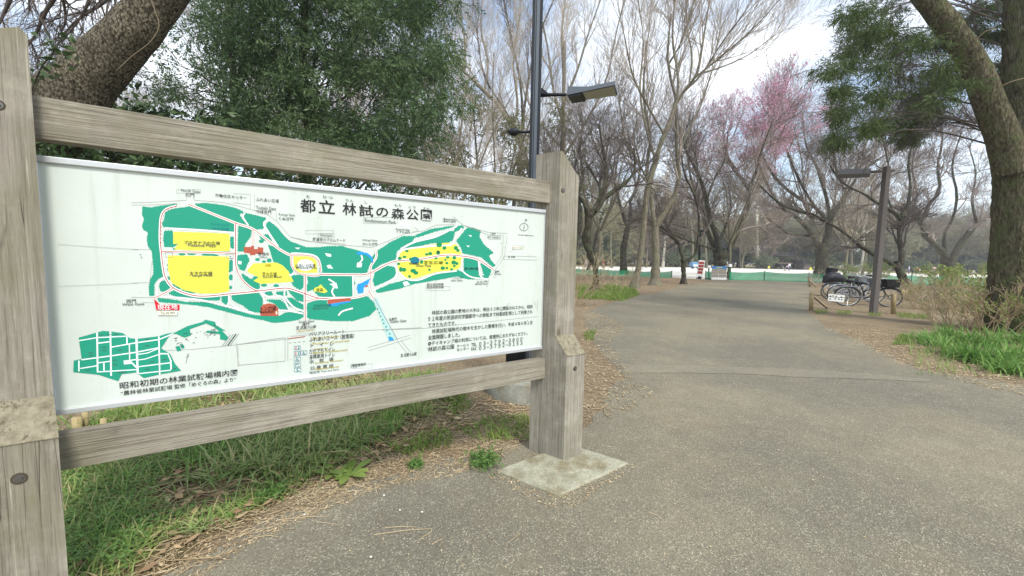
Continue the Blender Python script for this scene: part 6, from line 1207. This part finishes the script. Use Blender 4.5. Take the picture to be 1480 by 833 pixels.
# ------------------------------------------------------------------ bicycles (seen side on)
M_TYRE = plain('tyre_rubber', (52, 54, 56), .8); M_RIM = plain('bicycle_steel', (190, 192, 190), .3, .7); M_FRB = plain('frame_black', (30, 32, 36), .4, .2); M_FRS = plain('frame_silver', (150, 156, 164), .35, .5); M_FRN = plain('frame_navy', (40, 48, 72), .4, .2); M_BASK = plain('basket_black', (36, 34, 34), .7)
M_CLOTH = plain('rain_cover', (34, 34, 40), .55)
SX = 1.42
def bicycle(px, py, front, label, mfr, extras=(), dy=0.0, lean=0.0, rot=0.0):
    """front=+1 faces right; px,py = ground contact halfway between the wheels"""
    B = G(px, py); t = thing('bicycle', B, label, 'bicycle', 'bicycles parked behind the rope')
    cr, sr = math.cos(rot), math.sin(rot)
    def T(p): x, z = p[0]*SX*front, p[1]; w = p[2] if len(p) > 2 else 0.0; w = w+z*lean; return B+np.array([x*cr-w*sr, x*sr+w*cr, z])
    R = .33
    for sx_, nm in ((-.53, 'wheel'), (.53, 'wheel')):
        ring = [T((sx_+R*math.cos(a), R+R*math.sin(a))) for a in np.arange(32)*2*PI/32]
        m = MB(); m.tube(ring, .020, 6, closed=True); wh = m.build(nm, M_TYRE, t, True)
        m = MB(); m.tube([T((sx_+(R-.03)*math.cos(a), R+(R-.03)*math.sin(a))) for a in np.arange(32)*2*PI/32], .010, 4, closed=True)
        for a in np.arange(18)*2*PI/18: m.tube([T((sx_, R, .02*(-1)**int(a*10))), T((sx_+(R-.03)*math.cos(a), R+(R-.03)*math.sin(a)))], .0018, 3)
        m.tube([T((sx_, R, -.05)), T((sx_, R, .05))], .025, 8); m.build('rim', M_RIM, wh, True)
        m = MB(); a0, a1 = (.25, 2.6) if sx_ < 0 else (.6, 2.4); m.tube([T((sx_+(R+.035)*math.cos(a), R+(R+.035)*math.sin(a))) for a in np.linspace(a0, a1, 12)], .018, 5); m.build('mudguard', M_FRS if mfr is not M_FRB else mfr, t, True)
    m = MB(); bb, st, hb, ht = (-.06, .29), (-.2, .72), (.34, .62), (.31, .80)
    for a, b, r in ((hb, bb, .02), (ht, (-.14, .50), .017), (bb, st, .018), (bb, (-.53, R), .012), ((-.17, .6), (-.53, R), .010), (hb, ht, .022), (hb, (.44, .45), .016), ((.44, .45), (.53, R), .014)): m.tube([T(a), T(b)], r, 7)
    m.build('frame', mfr, t, True)
    m = MB(); m.tube([T(ht), T((.28, .98)), T((.30, 1.0))], .014, 6)
    for s_ in (-1, 1): m.tube([T((.30, 1.0, 0)), T((.33, 1.03, s_*.18)), T((.12, 1.0, s_*.27))], .013, 6)
    m.build('handlebar', M_RIM, t, True)
    m = MB(); m.tube([T(st), T((-.22, .80))], .014, 6); V, Q = tubes(np.array([[T((-.34, .84)), T((-.30, .85)), T((-.2, .84)), T((-.08, .82)), T((-.05, .81))]]), np.array([[.03, .09, .07, .03, .01]]), 10); m.add(V, Q); m.build('saddle', M_FRB, t, True)
    m = MB(); m.tube([T((bb[0]+.09*math.cos(a), bb[1]+.09*math.sin(a), -.04)) for a in np.arange(16)*2*PI/16], .008, 4, closed=True); m.tube([T((bb[0], bb[1], -.06)), T((bb[0]+.1, bb[1]-.13, -.07))], .012, 5); m.tube([T((bb[0], bb[1], .06)), T((bb[0]-.1, bb[1]+.13, .07))], .012, 5)
    m.box(T((bb[0]+.1, bb[1]-.14, -.11)), (.09, .08, .025)); m.box(T((bb[0]-.1, bb[1]+.14, .11)), (.09, .08, .025)); m.tube([T((bb[0], bb[1]+.05, -.04)), T((-.53, R+.04, -.04))], .006, 4); m.tube([T((bb[0], bb[1]-.05, -.04)), T((-.53, R-.04, -.04))], .006, 4); m.build('crankset', M_FRS, t, True)
    m = MB(); m.tube([T((-.53, R, -.06)), T((-.62, .02, -.16)), T((-.50, .02, -.16))], .010, 5); m.build('stand', M_RIM, t, True)
    m = MB(); m.tube([T((-.75, .70, -.06)), T((-.25, .70, -.06))], .007, 4); m.tube([T((-.75, .70, .06)), T((-.25, .70, .06))], .007, 4); m.tube([T((-.7, .70, .06)), T((-.53, R, .06))], .006, 4); m.tube([T((-.7, .70, -.06)), T((-.53, R, -.06))], .006, 4); m.build('rear_rack', M_FRS, t, True)
    def basket(x0, z0, w, h, d, name, mt_, parent=t):
        m = MB(); c = [(x0-w/2*.82, z0), (x0+w/2*.82, z0), (x0+w/2, z0+h), (x0-w/2, z0+h)]; f = 12
        lo = [T((c[0][0], z0, -d/2*.85)), T((c[1][0], z0, -d/2*.85)), T((c[1][0], z0, d/2*.85)), T((c[0][0], z0, d/2*.85))]; hi = [T((c[3][0], z0+h, -d/2)), T((c[2][0], z0+h, -d/2)), T((c[2][0], z0+h, d/2)), T((c[3][0], z0+h, d/2))]
        for i in range(4):
            j = (i+1) % 4
            for k in range(f+1): u = k/f; m.tube([lo[i]*(1-u)+lo[j]*u, hi[i]*(1-u)+hi[j]*u], .0045, 3)
            for k in range(7): u = k/6; m.tube([lo[i]*(1-u)+hi[i]*u, lo[j]*(1-u)+hi[j]*u], .004 if k < 6 else .010, 4)
        ins = [l+(hi[i]-l)*.02 for i, l in enumerate(lo)]; cen = sum(lo)/4
        sh = [p*.985+cen*.015 for p in lo]+[p*.985+(cen+np.array([0, 0, h]))*.015 for p in hi]; m.add(sh, [(3, 2, 1, 0), (0, 1, 5, 4), (1, 2, 6, 5), (2, 3, 7, 6), (3, 0, 4, 7)])
        return m.build(name, mt_, parent)
    if 'basket' in extras: basket(.53, .70, .36, .27, .30, 'basket', M_BASK)
    if 'steelbasket' in extras: basket(.52, .72, .34, .24, .28, 'basket', M_FRS)
    if 'seat' in extras:
        m = MB()   # moulded child seat: pan, sides and a high back with head guard
        for p in ([(-.60, .74), (-.25, .74), (-.22, .86), (-.62, .86)], [(-.66, .80), (-.52, .80), (-.60, 1.22), (-.74, 1.20)], [(-.70, 1.12), (-.50, 1.14), (-.50, 1.30), (-.72, 1.32)]):
            lo = [T((x, z, -.16)) for x, z in p]; hi = [T((x, z, .16)) for x, z in p]; m.hexa(lo+hi)
        for s_ in (-1, 1): m.hexa([T((-.66, .84, s_*.16)), T((-.30, .84, s_*.16)), T((-.36, .98, s_*.18)), T((-.68, 1.1, s_*.18)), T((-.66, .84, s_*.19)), T((-.30, .84, s_*.19)), T((-.36, .98, s_*.21)), T((-.68, 1.1, s_*.21))])
        o = m.build('child_seat', M_CLOTH, t); bv = o.modifiers.new('b', 'BEVEL'); bv.width = .03; bv.segments = 3
    if 'cover' in extras:
        V, Q = tubes(np.array([[T((-.78, .72)), T((-.70, .86)), T((-.55, .95)), T((-.36, .92)), T((-.22, .84)), T((-.12, .78))]]), np.array([[.05, .17, .2, .17, .12, .04]]), 12)
        V = V+rng.normal(0, .012, V.shape); m = MB(); m.add(V, Q); m.build('rain_cover', M_CLOTH, t, True)
    return t
bicycle(1254, 443, 1, 'black bicycle with a black front basket facing right, nearest the lamp post', M_FRB, ('basket',), lean=.04)
bicycle(1236, 437.5, 1, 'silver bicycle with pale mudguards standing behind the black one', M_FRS, ('steelbasket',), lean=-.05, rot=.08)
bicycle(1226, 433.5, 1, 'black bicycle with a bulky dark rain cover over its rear seat', M_FRB, ('cover',), lean=.03, rot=.05)
bicycle(1222, 428.5, 1, 'navy bicycle with a high backed child seat at the rear', M_FRN, ('seat', 'steelbasket'), lean=-.03, rot=.12)
bicycle(1238, 424.5, 1, 'farthest parked bicycle with a dark frame next to the low green bush', M_FRN, ('basket',), lean=.03, rot=-.06)

# ------------------------------------------------------------------ people on the field
M_SKIN = plain('skin', (204, 160, 134), .6); M_HAIR = plain('hair', (34, 28, 26), .7)
def cloth(k, c): return plain('cloth_'+k, c, .85)
CL = {'white': cloth('white', (226, 226, 224)), 'red': cloth('red', (200, 72, 80)), 'black': cloth('black', (44, 44, 50)), 'blue': cloth('blue', (86, 110, 148)), 'pink': cloth('pink', (214, 168, 180)), 'cream': cloth('cream', (220, 210, 170)), 'grey': cloth('grey', (130, 130, 134)), 'jean': cloth('jean', (70, 88, 120)), 'khaki': cloth('khaki', (150, 136, 110)), 'lilac': cloth('lilac', (176, 170, 200))}
def person(px, py, H, top, legs, label, pose='stand', face=0.0, child=False, hair=True):
    B = G(px, py); t = thing('person', B, label, 'person', None); s_ = H/1.7
    st = .16 if pose == 'walk' else .03
    if pose == 'bend': sh = (0.0, -.38, 1.12); nk = (0, -.46, 1.16); hd = (0, -.56, 1.18); hipz = .86
    elif pose == 'sit': hipz = .5; sh = (0, -.02, 1.0); nk = (0, -.02, 1.10); hd = (0, -.04, 1.24)
    else: hipz = .90; sh = (0, 0, 1.38); nk = (0, 0, 1.47); hd = (0, -.02, 1.60)
    W2 = .19
    j = {'pel': (0, 0, hipz+.04), 'wst': (0, (sh[1])*.35, hipz+(sh[2]-hipz)*.35), 'che': (0, sh[1]*.8, hipz+(sh[2]-hipz)*.75), 'sh': sh, 'nk': nk, 'hd': (hd[0], hd[1], hd[2]-.04), 'ht': (hd[0], hd[1]-(.02 if pose != 'bend' else .1), hd[2]+.08)}
    for sd, k in ((-1, 'l'), (1, 'r')):
        if pose == 'sit': j['hp'+k] = (sd*.09, 0, hipz); j['kn'+k] = (sd*.11, -.42, .48); j['an'+k] = (sd*.11, -.44, .08); j['to'+k] = (sd*.12, -.60, .03)
        else: j['hp'+k] = (sd*.09, 0, hipz); j['kn'+k] = (sd*.10, -.03-sd*st*.5, .48); j['an'+k] = (sd*.10, -sd*st+.02, .08); j['to'+k] = (sd*.11, -sd*st-.15, .03)
        a = pose
        if a == 'bend': e = (sd*.20, sh[1]-.10, .88); h_ = (sd*.16, sh[1]-.22, .66)
        elif a == 'sit': e = (sd*.24, -.12, .78); h_ = (sd*.12, -.32, .62)
        else: e = (sd*.25, .04+sd*st*.4, 1.12); h_ = (sd*.26, -.06+sd*st*.8, .86)
        j['so'+k] = (sd*W2, sh[1], sh[2]-.02); j['el'+k] = e; j['wr'+k] = h_; j['fi'+k] = (h_[0], h_[1]-.04, h_[2]-.11)
    rad = {'pel': .12, 'wst': .105, 'che': .125, 'sh': .09, 'nk': .05, 'hd': .075, 'ht': .075}
    for k in 'lr': rad.update({'hp'+k: .085, 'kn'+k: .055, 'an'+k: .04, 'to'+k: .035, 'so'+k: .055, 'el'+k: .04, 'wr'+k: .028, 'fi'+k: .022})
    names = list(j); V = np.array([j[n] for n in names])*s_; ix = {n: i for i, n in enumerate(names)}
    E_ = [('pel', 'wst'), ('wst', 'che'), ('che', 'sh'), ('sh', 'nk'), ('nk', 'hd'), ('hd', 'ht')]
    for k in 'lr': E_ += [('pel', 'hp'+k), ('hp'+k, 'kn'+k), ('kn'+k, 'an'+k), ('an'+k, 'to'+k), ('sh', 'so'+k), ('so'+k, 'el'+k), ('el'+k, 'wr'+k), ('wr'+k, 'fi'+k)]
    c, s2 = math.cos(face), math.sin(face); V = V@np.array([[c, s2, 0], [-s2, c, 0], [0, 0, 1]])
    me = bpy.data.meshes.new('sk'); me.from_pydata([tuple(v) for v in V], [(ix[a], ix[b]) for a, b in E_], []); o = bpy.data.objects.new('sk', me); COL.objects.link(o)
    o.modifiers.new('s', 'SKIN'); 
    for i, n in enumerate(names): me.skin_vertices[0].data[i].radius = (rad[n]*s_,)*2
    me.skin_vertices[0].data[0].use_root = True
    sb = o.modifiers.new('u', 'SUBSURF'); sb.levels = 1; dg = bpy.context.evaluated_depsgraph_get(); m2 = bpy.data.meshes.new_from_object(o.evaluated_get(dg))
    VV = np.array([v.co for v in m2.vertices]); FF = [tuple(p.vertices) for p in m2.polygons]; bpy.data.objects.remove(o)
    jj = V; mi = []
    for f in FF:
        cc_ = VV[list(f)].mean(0); n = names[int(np.argmin(np.linalg.norm(jj-cc_, axis=1)-np.array([rad[q]*s_*.5 for q in names])))]
        if n in ('hd', 'ht', 'nk', 'fil', 'fir'): mi.append(0)
        elif n[:2] in ('hp', 'kn', 'an') or n == 'pel': mi.append(2)
        elif n[:2] == 'to': mi.append(3)
        else: mi.append(1)
    mk('body', VV+B, FF, [M_SKIN, CL[top], CL[legs], M_FRB], t, True, mi)
    hc = V[ix['ht']]+B; m = MB(); n = 10; VV2 = []; 
    for a in range(5):
        ph = a/4*PI*.62
        for k in range(n): th = k*2*PI/n; VV2.append(hc+np.array([math.sin(ph)*math.cos(th)*.095, math.sin(ph)*math.sin(th)*.10+.012, -.02+math.cos(ph)*.10])*s_)
    m.add(VV2, [(a*n+k, a*n+(k+1) % n, (a+1)*n+(k+1) % n, (a+1)*n+k) for a in range(4) for k in range(n)]+[tuple(range(n))[::-1]]); m.build('hair' if hair else 'hat', M_HAIR if hair else CL['cream'], t, True)
    return t
person(1131, 391.6, 1.45, 'grey', 'khaki', 'person in grey top sitting at the left of the group before the dark shed', 'sit', .5)
person(1135, 391.4, 1.5, 'pink', 'grey', 'person in pale pink top in the middle of the group before the dark shed', 'bend', 1.2)
person(1140.5, 392, 1.7, 'white', 'jean', 'person in white jacket standing right in the group before the dark shed', 'stand', .1)
person(1313, 397, 1.6, 'lilac', 'jean', 'person in pale lilac top at the left of the colourful group beyond the net', 'stand', .8)
person(1318, 398.2, 1.7, 'cream', 'black', 'person in cream hat and top bending behind the red clad one', 'bend', 1.4, hair=False)
person(1323.5, 398.4, 1.6, 'red', 'jean', 'person in bright red top bending over beyond the net', 'bend', 2.0)
person(1329, 397.2, 1.5, 'white', 'grey', 'person in white top at the right end of the colourful group', 'bend', -1.2)
person(1349, 399, 1.75, 'pink', 'jean', 'person in checked pink shirt and jeans standing alone with the back turned', 'stand', 3.1)
person(1384.5, 399.6, 1.6, 'white', 'blue', 'person in white standing left of the black clad one behind the V shaped cherry', 'walk', 1.2)
person(1388, 399.8, 1.72, 'black', 'black', 'person dressed in black behind the V shaped cherry', 'walk', 1.4)
person(1406, 399.2, 1.5, 'white', 'black', 'person in white crouching at the right beyond the net', 'sit', .3)
person(848, 387.4, 1.6, 'pink', 'grey', 'distant person in pink walking left of the dark leaning cherry', 'walk', .4)
person(864, 387.6, 1.6, 'white', 'jean', 'distant person in white near the field edge left of the dark leaning cherry', 'stand', .4)
person(872, 387.8, 1.65, 'red', 'khaki', 'distant person in faded red near the field edge', 'walk', 1.4)

# ------------------------------------------------------------------ huts across the field
M_HUTW = plain('hut_wall', (104, 96, 88), .9, 0, .1, 2); M_HUTD = plain('hut_dark', (52, 50, 52), .9); M_ROOFL = plain('hut_roof', (150, 146, 142), .7, 0, .1, 2)
yh = 101.0; t = thing('shelter', (Y(1135, 388, yh)[0], yh, 0), 'dark open park shelter with a flat roof behind the group of people', 'shelter')
def wbox(m, x0, x1, yt, yb, y, d, mi=0):
    a, b = Y(x0, yb, y), Y(x1, yt, y); m.box(((a[0]+b[0])/2, y+d/2, (a[2]+b[2])/2), (abs(b[0]-a[0]), d, abs(b[2]-a[2])), mi)
m = MB(); wbox(m, 1118, 1150, 367.5, 369.8, yh-.5, 5); m.build('roof', M_HUTD, t)
m = MB(); wbox(m, 1121, 1148, 379, 386, yh+3.5, .3); m.build('wall', M_HUTD, t)
for x in (1122, 1132, 1147): m = MB(); wbox(m, x, x+1.4, 369.5, 390.5, yh+.3, .3); m.build('post', M_HUTD, t)
m = MB(); wbox(m, 1124, 1146, 380, 381.5, yh-.1, .2); m.build('rail', M_HUTW, t)
yh = 99.0; t = thing('toilet_hut', (Y(1167, 390, yh)[0], yh, 0), 'small park hut with a dark pitched roof left of the squat cherry', 'hut')
m = MB(); wbox(m, 1162, 1173, 381, 391.8, yh, 3); m.build('wall', M_HUTW, t)
m = MB(); a, b, c = Y(1160, 375.6, yh-.4), Y(1175, 381.4, yh-.4), Y(1160.4, 381.8, yh-.4); dp = np.array([0, 4, 0]); V = [c, b, a]; V2 = [v+dp for v in V]; m.add(V+V2, [(0, 1, 2), (5, 4, 3), (0, 3, 4, 1), (1, 4, 5, 2), (2, 5, 3, 0)]); m.build('roof', M_HUTD, t)
for px, py, w, lab in ((1111, 389.6, 2.6, 'small yellow sign board on the field edge by the olive tree'), (1171.5, 392.6, 3.4, 'small yellow sign board on the field edge beside the squat cherry')):
    p = G(px, py); t = thing('field_sign', p, lab, 'sign'); m = MB(); r = w/2/F*p[1]; m.box(p+np.array([0, 0, .55]), (2*r, .08, .42)); m.build('board', M_YEL, t); m = MB()
    for s_ in (-1, 1): m.box(p+np.array([s_*r*.6, 0, .17]), (.06, .06, .38))
    m.build('leg', M_WHITE, t)
p = G(1003, 388.6); t = thing('utility_van', p, 'tiny blue van with a white lower panel parked far away behind the red notice', 'van'); m = MB(); m.box(p+np.array([0, 0, .85]), (1.5, 1.6, 1.1)); b_o = m.build('body', plain('van_blue', (104, 146, 186), .5), t); b_o.modifiers.new('b', 'BEVEL').width = .15
m = MB(); m.box(p+np.array([0, -.82, .7]), (1.1, .03, .4)); m.build('white_panel', M_WHITE, t)
for s_ in (-1, 1):
    m = MB(); c = p+np.array([s_*.55, -.6, .3]); m.tube([c+np.array([0, -.08, 0]), c+np.array([0, .1, 0])], .3, 14); m.build('wheel', M_TYRE, t)
m = MB(); m.tube([G(1000, 407.6)+np.array([0, 0, .0]), G(1000, 407.6)+np.array([0, 0, .02])], .01, 5)

# ------------------------------------------------------------------ daylight
def hazebox():
    m = bpy.data.materials.new('thin_haze'); m.use_nodes = True; nt_ = m.node_tree; nt_.nodes.remove(nt_.nodes['Principled BSDF']); v = nt_.nodes.new('ShaderNodeVolumePrincipled')
    v.inputs['Color'].default_value = (.93, .95, 1, 1); v.inputs['Density'].default_value = .0011; v.inputs['Anisotropy'].default_value = .2; nt_.links.new(v.outputs[0], nt_.nodes['Material Output'].inputs['Volume'])
    b = MB(); b.box((0, 320, 21), (1420, 780, 44)); tag(b.build('haze', m), kind='stuff')
hazebox()
w = bpy.data.worlds.new('World'); SC.world = w; w.use_nodes = True; nt = w.node_tree; bg = nt.nodes['Background']
SUN_EL, SUN_AZ = math.radians(50), math.radians(146)      # azimuth from +Y, clockwise: behind the camera, to the right
sky = nt.nodes.new('ShaderNodeTexSky'); sky.sky_type = 'NISHITA'; sky.sun_disc = False; sky.sun_elevation = SUN_EL; sky.sun_rotation = SUN_AZ; sky.air_density = 1.2; sky.dust_density = .6; sky.ozone_density = 1.3
tc = nt.nodes.new('ShaderNodeTexCoord'); mp = nt.nodes.new('ShaderNodeMapping'); mp.inputs['Scale'].default_value = (1, 1, 2.6); nt.links.new(tc.outputs['Generated'], mp.inputs[0])
nz = nt.nodes.new('ShaderNodeTexNoise'); nz.inputs['Scale'].default_value = 2.6; nz.inputs['Detail'].default_value = 7; nz.inputs['Roughness'].default_value = .55; nt.links.new(mp.outputs[0], nz.inputs['Vector'])
rp = nt.nodes.new('ShaderNodeValToRGB'); rp.color_ramp.elements[0].position = .36; rp.color_ramp.elements[0].color = (.12, .12, .12, 1); rp.color_ramp.elements[1].position = .60; rp.color_ramp.elements[1].color = (1, 1, 1, 1); nt.links.new(nz.outputs['Fac'], rp.inputs[0])
mx = nt.nodes.new('ShaderNodeMix'); mx.data_type = 'RGBA'; nt.links.new(rp.outputs[0], mx.inputs[0]); nt.links.new(sky.outputs[0], mx.inputs[6]); mx.inputs[7].default_value = (7.0, 7.4, 8.0, 1)
nt.links.new(mx.outputs[2], bg.inputs[0]); bg.inputs[1].default_value = .145
sl = bpy.data.lights.new('sun', 'SUN'); sl.energy = 2.4; sl.angle = math.radians(10); sl.color = (1, .955, .875); so = bpy.data.objects.new('sun', sl); COL.objects.link(so)
sd = Vector((math.sin(SUN_AZ)*math.cos(SUN_EL), math.cos(SUN_AZ)*math.cos(SUN_EL), math.sin(SUN_EL))); so.rotation_euler = sd.to_track_quat('Z', 'Y').to_euler()
vs = SC.view_settings; SC.display_settings.display_device = 'sRGB'; vs.view_transform = 'Standard'; vs.look = 'None'; vs.gamma = 1; vs.use_curve_mapping = False; vs.exposure = .58
SC.cycles.max_bounces = 6; SC.cycles.transparent_max_bounces = 12; SC.cycles.diffuse_bounces = 3; SC.cycles.use_denoising = True; SC.cycles.denoiser = 'OPENIMAGEDENOISE'
for o in SC.objects:
    if o.type == 'MESH' and o.parent is None and 'kind' not in o and 'label' not in o: print('UNTAGGED', o.name)
